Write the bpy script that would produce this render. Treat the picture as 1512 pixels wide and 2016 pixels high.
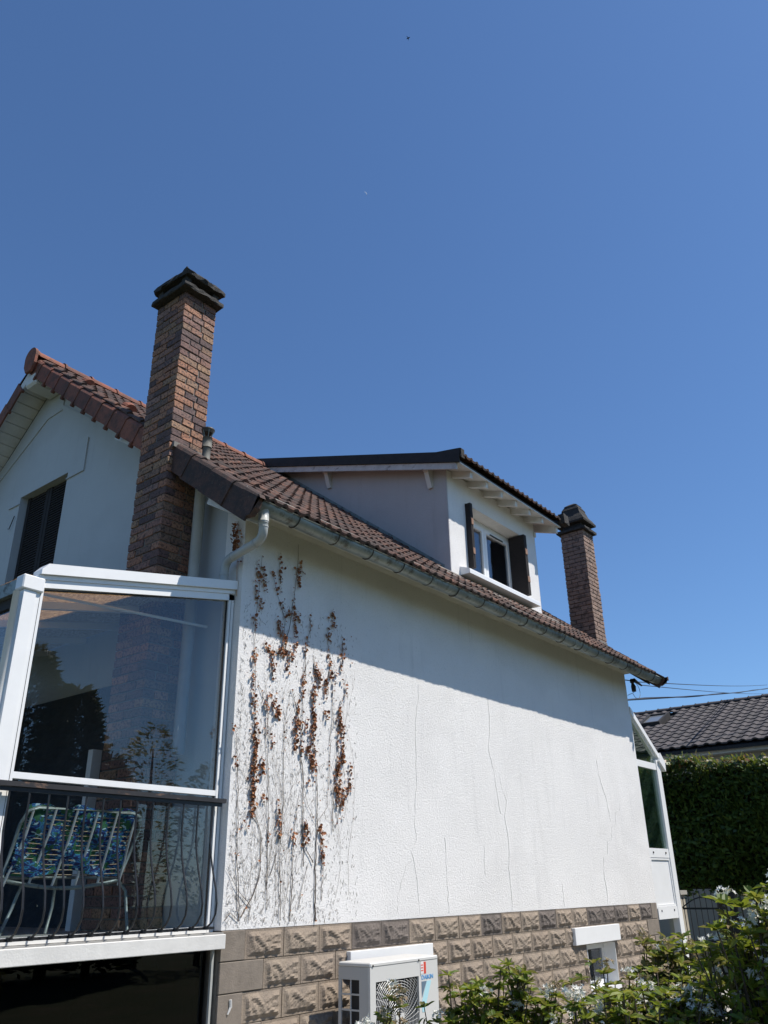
import bpy, bmesh, math, random
from mathutils import Vector, Matrix
R_ = math.radians
SC = bpy.context.scene
for o in list(bpy.data.objects): bpy.data.objects.remove(o)
# ------------------------------------------------------------ camera, sky, sun, exposure
cd = bpy.data.cameras.new('camera'); cam = bpy.data.objects.new('camera', cd)
SC.collection.objects.link(cam); SC.camera = cam
cd.sensor_fit = 'HORIZONTAL'; cd.sensor_width = 36.0; cd.lens = 36.0*1598.476/1512.0
cd.clip_start = 0.05; cd.clip_end = 3000
CR_ = Vector((0.62643534, -0.77930883, -0.01601611)); CU_ = Vector((-0.31726124, -0.27368621, 0.90798743)); CF_ = Vector((0.711986, 0.56371412, 0.41869119))
cam.matrix_world = Matrix(((CR_.x, CU_.x, -CF_.x, 0), (CR_.y, CU_.y, -CF_.y, 0), (CR_.z, CU_.z, -CF_.z, 0), (0, 0, 0, 1)))
SUN = Vector((0.58, -1.0, 1.78)).normalized()
sun_el = math.asin(SUN.z); sun_az = math.atan2(SUN.x, SUN.y)
W = bpy.data.worlds.new('World'); SC.world = W; W.use_nodes = True
wn = W.node_tree; wn.nodes.clear()
sky = wn.nodes.new('ShaderNodeTexSky'); sky.sky_type = 'NISHITA'; sky.sun_disc = False
sky.sun_elevation = sun_el; sky.sun_rotation = sun_az; sky.altitude = 60; sky.air_density = 1.0; sky.dust_density = 0.35; sky.ozone_density = 3.2
bg = wn.nodes.new('ShaderNodeBackground'); bg.inputs['Strength'].default_value = 0.078
wo = wn.nodes.new('ShaderNodeOutputWorld')
vm_ = wn.nodes.new('ShaderNodeVectorMath'); vm_.operation = 'MULTIPLY'; vm_.inputs[1].default_value = (0.99, 1.27, 1.55)
wn.links.new(sky.outputs[0], vm_.inputs[0]); wn.links.new(vm_.outputs[0], bg.inputs[0]); wn.links.new(bg.outputs[0], wo.inputs[0])
sd = bpy.data.lights.new('sun', 'SUN'); sd.energy = 5.0; sd.angle = R_(0.53); sd.color = (1.0, 0.945, 0.865)
so = bpy.data.objects.new('sun', sd); SC.collection.objects.link(so); so.location = (20, -30, 50)
so.rotation_euler = SUN.to_track_quat('Z', 'Y').to_euler()
SC.view_settings.view_transform = 'Standard'; SC.view_settings.look = 'None'
SC.view_settings.exposure = 0.22; SC.view_settings.gamma = 1.0; SC.view_settings.use_curve_mapping = False
SC.cycles.max_bounces = 8; SC.cycles.transparent_max_bounces = 24

# ------------------------------------------------------------ helpers
COL = SC.collection
class MB:
    def __init__(s): s.v = []; s.f = []; s.m = []; s.cur = 0
    def add(s, vs, fs):
        n = len(s.v); s.v += [tuple(v) for v in vs]
        for f in fs: s.f.append(tuple(i+n for i in f)); s.m.append(s.cur)
        return s
    def box(s, x0, x1, y0, y1, z0, z1):
        return s.add([(x0,y0,z0),(x1,y0,z0),(x1,y1,z0),(x0,y1,z0),(x0,y0,z1),(x1,y0,z1),(x1,y1,z1),(x0,y1,z1)],
              [(0,3,2,1),(4,5,6,7),(0,1,5,4),(1,2,6,5),(2,3,7,6),(3,0,4,7)])
    def cham(s, x0, x1, y0, y1, z0, z1, c=.005):
        # box with bevelled edges
        vs = []; P = {}
        X = (x0, x1); Y = (y0, y1); Z = (z0, z1)
        for i in (0,1):
            for j in (0,1):
                for k in (0,1):
                    cx = X[i]+(c if i == 0 else -c); cy = Y[j]+(c if j == 0 else -c); cz = Z[k]+(c if k == 0 else -c)
                    for a, q in enumerate(((X[i],cy,cz),(cx,Y[j],cz),(cx,cy,Z[k]))):
                        P[(i,j,k,a)] = len(vs); vs.append(q)
        fs = []
        for i in (0,1): fs.append([P[(i,0,0,0)],P[(i,1,0,0)],P[(i,1,1,0)],P[(i,0,1,0)]])
        for j in (0,1): fs.append([P[(0,j,0,1)],P[(1,j,0,1)],P[(1,j,1,1)],P[(0,j,1,1)]])
        for k in (0,1): fs.append([P[(0,0,k,2)],P[(1,0,k,2)],P[(1,1,k,2)],P[(0,1,k,2)]])
        for i in (0,1):
            for j in (0,1): fs.append([P[(i,j,0,0)],P[(i,j,1,0)],P[(i,j,1,1)],P[(i,j,0,1)]])
        for i in (0,1):
            for k in (0,1): fs.append([P[(i,0,k,0)],P[(i,1,k,0)],P[(i,1,k,2)],P[(i,0,k,2)]])
        for j in (0,1):
            for k in (0,1): fs.append([P[(0,j,k,1)],P[(1,j,k,1)],P[(1,j,k,2)],P[(0,j,k,2)]])
        for i in (0,1):
            for j in (0,1):
                for k in (0,1): fs.append([P[(i,j,k,0)],P[(i,j,k,1)],P[(i,j,k,2)]])
        c0 = Vector(((x0+x1)/2,(y0+y1)/2,(z0+z1)/2)); out = []
        for f in fs:
            a, b, d = (Vector(vs[q]) for q in f[:3]); n = (b-a).cross(d-a)
            m = sum((Vector(vs[q]) for q in f), Vector())/len(f)-c0
            out.append(tuple(f) if n.dot(m) > 0 else tuple(reversed(f)))
        return s.add(vs, out)
    def prism(s, poly, axis, a, b):
        # poly: 2D points; axis 'x': (y,z), 'y': (x,z), 'z': (x,y)
        def P(q, t):
            return (t, q[0], q[1]) if axis == 'x' else ((q[0], t, q[1]) if axis == 'y' else (q[0], q[1], t))
        n = len(poly)
        ar = sum(poly[i][0]*poly[(i+1) % n][1]-poly[(i+1) % n][0]*poly[i][1] for i in range(n))
        pl = poly if ar > 0 else list(reversed(poly))
        if axis == 'y': pl = list(reversed(pl))
        vs = [P(q, a) for q in pl]+[P(q, b) for q in pl]
        fs = [tuple(reversed(range(n))), tuple(range(n, 2*n))]
        for i in range(n): fs.append((i, (i+1) % n, n+(i+1) % n, n+i))
        return s.add(vs, fs)
    def tube(s, pts, r, n=6, cap=True):
        pts = [Vector(p) for p in pts]; rr = r if isinstance(r, (list, tuple)) else [r]*len(pts)
        vs = []; fs = []; up = None
        for i, p in enumerate(pts):
            t = (pts[min(i+1, len(pts)-1)]-pts[max(i-1, 0)]).normalized()
            if up is None: up = Vector((0,0,1)) if abs(t.z) < .9 else Vector((1,0,0))
            a = t.cross(up)
            if a.length < 1e-4: a = t.orthogonal()
            a.normalize(); b = t.cross(a); up = -b if False else up
            for k in range(n):
                th = 2*math.pi*k/n; vs.append(p+(a*math.cos(th)+b*math.sin(th))*rr[i])
        for i in range(len(pts)-1):
            for k in range(n):
                fs.append((i*n+k, (i+1)*n+k, (i+1)*n+(k+1) % n, i*n+(k+1) % n)[::-1])
        if cap: fs.append(tuple(range(n))); fs.append(tuple(reversed(range((len(pts)-1)*n, len(pts)*n))))
        return s.add(vs, fs)
    def bar(s, p, q, w, h):
        # rectangular bar between two points; w horizontal width, h in the other direction
        p = Vector(p); q = Vector(q); t = (q-p).normalized()
        a = t.cross(Vector((0,0,1)))
        a = Vector((1,0,0)) if a.length < 1e-3 else a.normalized()
        b = a.cross(t).normalized(); vs = []
        for c in (p, q):
            for i, j in ((-1,-1),(1,-1),(1,1),(-1,1)): vs.append(c+a*(i*w/2)+b*(j*h/2))
        return s.add(vs, [(0,1,2,3),(7,6,5,4),(0,4,5,1),(1,5,6,2),(2,6,7,3),(3,7,4,0)])
    def mesh(s, name, mats, loc=(0,0,0), smooth=False):
        me = bpy.data.meshes.new(name)
        L = Vector(loc)
        me.from_pydata([tuple(Vector(v)-L) for v in s.v], [], s.f)
        for m in (mats if isinstance(mats, (list, tuple)) else [mats]): me.materials.append(m)
        if any(s.m): me.polygons.foreach_set('material_index', s.m)
        if smooth: me.polygons.foreach_set('use_smooth', [True]*len(me.polygons))
        me.update(); return me
    def build(s, name, mats, parent=None, smooth=False, loc=None):
        if loc is None:
            if parent is not None: loc = wl(parent)
            else:
                xs = [v[0] for v in s.v]; ys = [v[1] for v in s.v]; zs = [v[2] for v in s.v]
                loc = Vector(((min(xs)+max(xs))/2, (min(ys)+max(ys))/2, min(zs)))
        return put(name, s.mesh(name, mats, loc, smooth), parent, loc)
WL = {}
def wl(o): return WL.get(o.name, Vector((0,0,0)))
def put(name, me, parent=None, loc=(0,0,0), rot=None, scale=None):
    o = bpy.data.objects.new(name, me); COL.objects.link(o); o.parent = parent
    L = Vector(loc); WL[o.name] = L.copy()
    o.location = L-(wl(parent) if parent is not None else Vector())
    if rot: o.rotation_euler = rot
    if scale: o.scale = scale
    return o
def thing(name, label, cat, loc, group=None):
    o = put(name, None, None, loc); o.empty_display_size = .2
    o['label'] = label; o['category'] = cat
    if group: o['group'] = group
    return o
def tag(o, label, cat, group=None):
    o['label'] = label; o['category'] = cat
    if group: o['group'] = group
    return o
def stuff(o): o['kind'] = 'stuff'; return o
def structure(o): o['kind'] = 'structure'; return o

# ------------------------------------------------------------ materials
class NT:
    def __init__(s, name):
        s.m = bpy.data.materials.new(name); s.m.use_nodes = True; s.t = s.m.node_tree; s.t.nodes.clear()
        s.out = s.n('ShaderNodeOutputMaterial'); s.b = s.n('ShaderNodeBsdfPrincipled'); s.l(s.b.outputs[0], s.out.inputs[0])
        s.tc = s.n('ShaderNodeTexCoord'); s.co = s.tc.outputs['Object']
    def n(s, t, **k):
        x = s.t.nodes.new(t)
        for a, b in k.items(): setattr(x, a, b)
        return x
    def l(s, a, b): s.t.links.new(a, b)
    def noise(s, scale, detail=4, rough=.6, co=None, stretch=None, world=False):
        x = s.n('ShaderNodeTexNoise'); x.inputs['Scale'].default_value = scale; x.inputs['Detail'].default_value = detail; x.inputs['Roughness'].default_value = rough
        c = co or s.co
        if world: c = s.n('ShaderNodeNewGeometry').outputs['Position']
        if stretch:
            mp = s.n('ShaderNodeMapping'); mp.inputs['Scale'].default_value = stretch; s.l(c, mp.inputs[0]); c = mp.outputs[0]
        s.l(c, x.inputs['Vector']); return x.outputs['Fac']
    def voro(s, scale, world=False, feature='F1'):
        x = s.n('ShaderNodeTexVoronoi'); x.feature = feature; x.inputs['Scale'].default_value = scale
        s.l(s.n('ShaderNodeNewGeometry').outputs['Position'] if world else s.co, x.inputs['Vector']); return x.outputs['Distance']
    def ramp(s, fac, stops, interp='LINEAR'):
        r = s.n('ShaderNodeValToRGB'); r.color_ramp.interpolation = interp; e = r.color_ramp.elements
        while len(e) < len(stops): e.new(.5)
        for i, (p, c) in enumerate(stops):
            e[i].position = p; e[i].color = (*c, 1) if not isinstance(c, (int, float)) else (c, c, c, 1)
        s.l(fac, r.inputs[0]); return r.outputs[0]
    def mix(s, fac, a, b, mode='MIX'):
        x = s.n('ShaderNodeMix'); x.data_type = 'RGBA'; x.blend_type = mode
        for v, i in ((fac, 0), (a, 6), (b, 7)):
            if hasattr(v, 'is_output'): s.l(v, x.inputs[i])
            else: x.inputs[i].default_value = v if i == 0 else (*v, 1)
        return x.outputs[2]
    def math(s, op, a, b=0.0):
        x = s.n('ShaderNodeMath', operation=op)
        for v, i in ((a, 0), (b, 1)):
            if hasattr(v, 'is_output'): s.l(v, x.inputs[i])
            else: x.inputs[i].default_value = v
        return x.outputs[0]
    def rnd(s):
        oi = s.n('ShaderNodeObjectInfo').outputs['Random']; gi = s.n('ShaderNodeNewGeometry').outputs['Random Per Island']
        return s.math('FRACT', s.math('ADD', oi, gi))
    def bump(s, h, dist, strength=1.0):
        x = s.n('ShaderNodeBump'); x.inputs['Distance'].default_value = dist; x.inputs['Strength'].default_value = strength
        s.l(h, x.inputs['Height']); s.l(x.outputs[0], s.b.inputs['Normal']); return x
    def col(s, c):
        if hasattr(c, 'is_output'): s.l(c, s.b.inputs['Base Color'])
        else: s.b.inputs['Base Color'].default_value = (*c, 1)
    def rough(s, r):
        if hasattr(r, 'is_output'): s.l(r, s.b.inputs['Roughness'])
        else: s.b.inputs['Roughness'].default_value = r
def simple(name, c, rough=.5, var=.15, scale=6, metal=0.0, bump=0.0, bscale=80, dirt=None):
    t = NT(name); n = t.noise(scale, 6, .65, world=True)
    lo = tuple(x*(1-var) for x in c); hi = tuple(min(1, x*(1+var*.6)) for x in c)
    k = t.ramp(n, [(.3, lo), (.7, hi)])
    if dirt:
        dn = t.noise(dirt[1], 8, .75, world=True, stretch=dirt[3] if len(dirt) > 3 else None)
        k = t.mix(t.ramp(dn, [(dirt[2], 0.0), (min(1, dirt[2]+.12), 1.0)]), k, dirt[0])
    t.col(k); t.rough(rough); t.b.inputs['Metallic'].default_value = metal
    if bump: t.bump(t.noise(bscale, 4, .7, world=True), bump)
    return t.m
def m_stucco(name, c, grain=1.0, grain_shade=True):
    t = NT(name); mr = t.n('ShaderNodeMapping'); mr.inputs['Rotation'].default_value = (.63, .41, .87); t.l(t.n('ShaderNodeNewGeometry').outputs['Position'], mr.inputs[0]); RC = mr.outputs[0]
    n1 = t.noise(62, 3, .72, co=RC); v = t.noise(150, 2, .6, co=RC); big = t.noise(1.3, 5, .7, world=True)
    st = t.noise(3.2, 6, .75, world=True, stretch=(2.6, 2.6, .25))
    k = t.ramp(big, [(.3, tuple(x*.93 for x in c)), (.7, c)])
    k = t.mix(t.ramp(st, [(.56, 0.0), (.8, .35)]), k, tuple(x*.55 for x in c))
    pt = t.noise(.55, 3, .6, world=True, stretch=(1, 1, 1.6)); k = t.mix(t.ramp(pt, [(.50, 0.0), (.56, .10)]), k, tuple(x*.6 for x in c))
    h = t.math('ADD', t.math('MULTIPLY', n1, 1.2), t.math('MULTIPLY', v, .8))
    if grain_shade: k = t.mix(t.ramp(t.noise(38, 5, .8, co=RC), [(.60, 0.0), (.66, .28)]), k, tuple(x*.35 for x in c))  # dark specks: shadows between roughcast grains, painted into the colour
    if grain_shade: k = t.mix(t.ramp(t.noise(95, 3, .7, co=RC), [(.62, 0.0), (.70, .42)]), k, tuple(x*.4 for x in c))
    t.col(k); t.rough(.9); t.bump(t.math('ADD', h, t.math('MULTIPLY', t.noise(30, 3, .7, co=RC), .45)), .008*grain, .7); return t.m
def m_brick(name, cols, dark, world_blotch=40):
    t = NT(name); r = t.rnd()
    k = t.ramp(r, cols, 'LINEAR'); bl = t.noise(world_blotch, 5, .7, world=True)
    k = t.mix(t.ramp(bl, [(.49, 0.0), (.60, .85)]), k, dark)
    g = t.noise(160, 3, .6, world=True); k = t.mix(t.math('MULTIPLY', g, .35), k, (.02,.018,.016), 'MIX')
    t.col(k); t.rough(.85); t.bump(t.math('ADD', g, t.noise(45, 4, .6, world=True)), .004); return t.m
M = {}
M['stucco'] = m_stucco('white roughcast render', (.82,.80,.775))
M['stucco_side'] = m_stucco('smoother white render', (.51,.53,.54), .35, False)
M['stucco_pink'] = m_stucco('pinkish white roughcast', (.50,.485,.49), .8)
M['stucco_beige'] = m_stucco('beige render', (.42,.37,.29), .4, False)
M['brick'] = m_brick('flamed brick', [(0,(.42,.19,.11)),(.2,(.45,.235,.14)),(.4,(.30,.155,.12)),(.55,(.14,.085,.08)),(.7,(.44,.26,.15)),(.85,(.12,.075,.072)),(1,(.36,.21,.165))], (.028,.021,.024), 44)
M['brick_far'] = m_brick('pink brown brick', [(0,(.31,.20,.15)),(.5,(.37,.25,.19)),(1,(.27,.18,.14))], (.12,.085,.07), 12)
M['mortar'] = simple('grey mortar', (.20,.185,.165), .95, .25, 20, bump=.003, bscale=150)
M['mortar_dark'] = simple('dark mortar', (.05,.045,.042), .95, .25, 20)
def m_tile(name, stops, lichen, lf=.55):
    t = NT(name); r = t.rnd(); k = t.ramp(r, stops)
    a = t.noise(9, 6, .75, world=True); b = t.noise(60, 4, .7, world=True)
    k = t.mix(t.ramp(a, [(lf-.12, 0.0), (lf+.1, .85)]), k, lichen)
    k = t.mix(t.ramp(b, [(.6, 0.0), (.75, .8)]), k, (.20,.19,.15)) if lf < .9 else k
    k = t.mix(t.ramp(b, [(.25, .8), (.42, 0.0)]), k, (.03,.026,.024))
    t.col(k); t.rough(.85); t.bump(t.math('ADD', b, t.noise(200, 2, .6, world=True)), .004); return t.m
M['tile'] = m_tile('weathered clay tile', [(0,(.13,.06,.042)),(.35,(.22,.095,.058)),(.6,(.10,.055,.042)),(.85,(.28,.125,.075)),(1,(.08,.05,.04))], (.045,.035,.03), .46)
M['tile_red'] = m_tile('clay verge tile', [(0,(.24,.075,.045)),(.5,(.30,.105,.06)),(1,(.16,.06,.042))], (.08,.045,.034), .55)
M['tile_dark'] = m_tile('blackened verge tile', [(0,(.10,.05,.036)),(.5,(.13,.062,.043)),(1,(.075,.042,.033))], (.035,.026,.023), .48)
M['tile_grey'] = m_tile('dark grey concrete tile', [(0,(.065,.057,.058)),(.5,(.085,.073,.074)),(1,(.055,.05,.05))], (.045,.04,.04), .6)
M['zinc'] = simple('zinc', (.27,.30,.28), .5, .3, 5, .45, dirt=((.10,.095,.075), 9, .52))
M['zinc_dark'] = simple('rusty gutter hook', (.07,.06,.05), .6, .3, 10, .3)
M['pvc'] = simple('grey downpipe plastic', (.40,.41,.39), .4, .12, 5, dirt=((.13,.12,.10), 6, .66))
M['white'] = simple('white lacquered aluminium', (.80,.80,.79), .32, .04, 4, dirt=((.50,.48,.44), 5, .68, (1,1,.3)))
M['white_old'] = simple('old white paint', (.66,.645,.61), .65, .12, 6, bump=.002, dirt=((.30,.26,.21), 11, .66))
M['white_peel'] = simple('peeling white paint', (.55,.52,.50), .75, .2, 6, bump=.003, dirt=((.045,.03,.026), 8, .56, (.6,.6,2)))
M['soffit'] = simple('soffit board paint', (.50,.49,.43), .7, .12, 4)
M['upvc'] = simple('white window frame', (.78,.78,.77), .3, .03, 4)
M['black_metal'] = simple('black painted iron', (.018,.018,.02), .4, .3, 20)
M['rail'] = simple('worn handrail', (.028,.026,.027), .5, .3, 10, dirt=((.26,.15,.09), 5, .57, (1,3,3)))
M['bitumen'] = simple('black flashing', (.022,.02,.02), .75, .4, 8, bump=.003)
M['cap'] = simple('sooty concrete', (.038,.035,.032), .95, .5, 14, bump=.012, bscale=40, dirt=((.20,.17,.12), 26, .6))
M['shutter'] = simple('dark brown shutter', (.018,.014,.014), .85, .3, 20, bump=.003, bscale=60)
M['hinge'] = simple('bare hinge metal', (.30,.17,.10), .5, .2, 20)
M['grille_grey'] = simple('grey appliance metal', (.62,.61,.58), .4, .03, 4)
M['grille_side'] = simple('grey appliance side', (.50,.49,.47), .45, .03, 4)
M['ring'] = simple('light grey plastic wire', (.62,.61,.58), .4, .03, 4)
M['dark_in'] = simple('dark interior', (.02,.021,.023), .6, .2, 5)
M['dark_wall'] = simple('dark added wall', (.10,.09,.08), .9, .3, 3)
M['blue_ink'] = simple('blue print', (.10,.32,.62), .5, .02)
M['cyan_ink'] = simple('pale cyan print', (.42,.68,.74), .5, .02)
M['slate_ink'] = simple('slate print', (.13,.19,.25), .5, .02)
M['red_ink'] = simple('red print', (.65,.07,.04), .5, .02)
M['paper'] = simple('white sticker', (.75,.72,.70), .5, .02)
M['brass'] = simple('bare concrete floor', (.30,.29,.27), .8, .15, 3)
M['wire'] = simple('black cable', (.012,.012,.014), .5, .1)
M['leaf_dead'] = m_tile('dead brown leaf', [(0,(.17,.062,.028)),(.5,(.32,.125,.055)),(1,(.46,.23,.11))], (.06,.03,.02), .95)
M['stem'] = simple('grey vine stem', (.27,.235,.20), .9, .4, 30)
M['stem_thick'] = simple('brown vine stem', (.12,.085,.06), .9, .4, 30)
M['bark'] = simple('bark', (.08,.06,.045), .9, .4, 30, bump=.004)
t = NT('pale moon rock'); t.t.nodes.remove(t.b); tr_ = t.n('ShaderNodeBsdfTranslucent'); tr_.inputs[0].default_value = (.62,.66,.72,1); t.l(tr_.outputs[0], t.out.inputs[0]); M['moon'] = t.m
M['bird'] = simple('bird plumage', (.01,.01,.012), .7, .1)
def m_leaf(name, stops, trans=.35, rough=.42):
    t = NT(name); r = t.rnd(); k = t.ramp(r, stops)
    t.col(k); t.rough(rough); tr = t.n('ShaderNodeBsdfTranslucent'); t.l(t.mix(.5, k, (.30,.34,.03), 'MIX'), tr.inputs[0])
    mx = t.n('ShaderNodeMixShader'); mx.inputs[0].default_value = trans
    t.l(t.b.outputs[0], mx.inputs[1]); t.l(tr.outputs[0], mx.inputs[2]); t.l(mx.outputs[0], t.out.inputs[0]); return t.m
M['leaf'] = m_leaf('glossy shrub leaf', [(0,(.07,.12,.014)),(.45,(.13,.19,.02)),(.8,(.24,.28,.03)),(1,(.34,.30,.07))], .42, .55)
M['leaf_old'] = m_leaf('yellowing shrub leaf', [(0,(.18,.15,.05)),(.5,(.26,.19,.08)),(1,(.14,.14,.04))], .4, .6)
M['petal'] = m_leaf('white petal', [(0,(.82,.80,.74)),(.8,(.85,.84,.80)),(1,(.6,.5,.36))], .25, .6)
M['petal_old'] = m_leaf('faded flower', [(0,(.35,.25,.15)),(.5,(.5,.40,.28)),(1,(.22,.14,.08))], .25, .7)
M['hedge_leaf'] = m_leaf('hedge leaf', [(0,(.035,.065,.015)),(.6,(.06,.11,.02)),(1,(.11,.16,.03))], .3)
M['hedge_tip'] = m_leaf('young red hedge leaf', [(0,(.09,.14,.03)),(.5,(.15,.13,.04)),(1,(.28,.12,.06))], .4)
M['conifer'] = m_leaf('conifer needles', [(0,(.02,.035,.014)),(1,(.05,.07,.025))], .15)
def m_glass(name, tint=(.86,.90,.92), base=.055):
    t = NT(name); t.t.nodes.remove(t.b)
    lw = t.n('ShaderNodeLayerWeight'); lw.inputs['Blend'].default_value = .5
    f = t.math('ADD', t.math('MULTIPLY', t.math('POWER', lw.outputs['Facing'], 4.0), .9), base)
    tr = t.n('ShaderNodeBsdfTransparent'); tr.inputs[0].default_value = (*tint, 1)
    gl = t.n('ShaderNodeBsdfGlossy'); gl.inputs['Roughness'].default_value = .003
    mx = t.n('ShaderNodeMixShader'); t.l(f, mx.inputs[0]); t.l(tr.outputs[0], mx.inputs[1]); t.l(gl.outputs[0], mx.inputs[2])
    t.l(mx.outputs[0], t.out.inputs[0]); return t.m
M['glass'] = m_glass('window glass')
M['glass_dark'] = m_glass('dim window glass', (.72,.75,.8), .10)
M['glass_green'] = m_glass('greenish window glass', (.75,.85,.78), .20)
def m_poly():
    t = NT('bronze ribbed polycarbonate'); w = t.noise(220, 2, .5, world=True, stretch=(1, .12, 1))
    k = t.ramp(w, [(.35, (.20,.12,.06)), (.65, (.85,.66,.44))]); t.col(k); t.rough(.3)
    tl = t.n('ShaderNodeBsdfTranslucent'); t.l(k, tl.inputs[0]); mx = t.n('ShaderNodeMixShader'); mx.inputs[0].default_value = .88
    t.l(t.b.outputs[0], mx.inputs[1]); t.l(tl.outputs[0], mx.inputs[2]); t.l(mx.outputs[0], t.out.inputs[0]); return t.m
M['poly'] = m_poly()
def m_cloth():
    t = NT('blue and green printed cloth'); a = t.noise(26, 2, .55, world=True, stretch=(.7, 1, 1.8)); b = t.noise(17, 2, .5, world=True); c = t.noise(33, 2, .5, world=True, stretch=(.6, 1, 1.5))
    k = t.ramp(a, [(.38, (.008,.012,.07)), (.46, (.015,.06,.24)), (.53, (.05,.26,.38)), (.58, (.008,.015,.09)), (.66, (.03,.14,.05))], 'CONSTANT')
    k = t.mix(t.ramp(b, [(.56, 0.0), (.57, 1.0)], 'CONSTANT'), k, (.025,.12,.05)); k = t.mix(t.ramp(c, [(.62, 0.0), (.63, 1.0)], 'CONSTANT'), k, (.45,.62,.66)); t.col(k); t.rough(.7); return t.m
M['cloth'] = m_cloth()
def m_block():
    t = NT('split faced concrete block'); r = t.rnd()
    k = t.ramp(r, [(0,(.26,.205,.155)),(.5,(.325,.26,.20)),(1,(.285,.23,.175))])
    a = t.noise(7, 6, .7, world=True); k = t.mix(t.ramp(a, [(.45, 0.0), (.7, .6)]), k, (.15,.125,.105))
    g = t.noise(140, 3, .7, world=True); k = t.mix(t.ramp(g, [(.60,0.0),(.68,.55)]), k, (.42,.35,.27))
    t.col(k); t.rough(.95); t.bump(t.math('ADD', g, t.noise(50, 4, .65, world=True)), .006); return t.m
M['block'] = m_block()
M['block_dark'] = simple('grimy concrete block', (.15,.125,.108), .95, .35, 9, bump=.006, bscale=60)
M['block_joint'] = simple('block joint mortar', (.20,.175,.145), .95, .25, 12, bump=.004)
M['block_smooth'] = simple('smooth cement block', (.22,.185,.15), .95, .18, 9, bump=.004, bscale=90)
M['crack'] = simple('crack shadow line', (.50,.49,.46), .95, .3, 20)
M['glass_black'] = m_glass('dark added glass', (.22,.23,.25), .05)
def m_ground():
    t = NT('dry lawn and soil'); a = t.noise(1.2, 8, .7, world=True); b = t.noise(40, 4, .7, world=True)
    k = t.ramp(a, [(.35,(.045,.065,.02)),(.5,(.07,.08,.03)),(.65,(.12,.10,.06))]); t.col(t.mix(t.math('MULTIPLY', b, .5), k, (.05,.05,.03))); t.rough(.95); t.bump(b, .03); return t.m
M['ground'] = m_ground()
M['asphalt'] = simple('asphalt', (.055,.055,.055), .9, .25, 30, bump=.004)
M['paving'] = simple('pale concrete paving', (.36,.34,.30), .85, .15, 6, bump=.003)
M['stone_wall'] = simple('low rendered wall', (.40,.36,.29), .9, .15, 5, bump=.004)

# wall crack, stem and leaf cluster positions on the wall (x, z in metres)
CRK = [[(6.97, 1.947), (6.967, 1.793), (6.915, 1.634), (6.889, 1.256), (6.896, 0.973), (6.843, 0.649), (6.848, 0.398), (6.775, 0.295), (6.81, 0.167), (6.85, 0.054), (6.859, -0.114), (6.88, -0.238)], [(6.771, 0.216), (6.678, 0.173), (6.597, 0.028), (6.544, -0.08), (6.534, -0.214)], [(7.354, 0.442), (7.344, 0.215), (7.353, -0.007), (7.358, -0.253)], [(8.091, 0.382), (8.072, 0.238), (8.067, 0.095)], [(8.377, 2.027), (8.363, 1.704), (8.298, 1.421), (8.387, 1.179), (8.423, 0.935), (8.474, 0.73)], [(8.507, 1.153), (8.553, 0.979), (8.62, 0.877), (8.555, 0.708), (8.602, 0.478), (8.57, 0.16), (8.585, -0.052), (8.563, -0.275)], [(11.18, 1.595), (11.209, 1.335), (11.344, 1.085), (11.404, 0.77)], [(11.814, 1.071), (11.753, 0.936), (11.597, 0.906), (11.563, 0.734), (11.411, 0.707), (11.374, 0.539), (11.212, 0.514), (11.169, 0.341), (11.046, 0.3), (10.983, 0.054), (11.025, -0.101), (10.995, -0.263)], [(9.79, -0.013), (9.796, -0.259)]]
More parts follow.
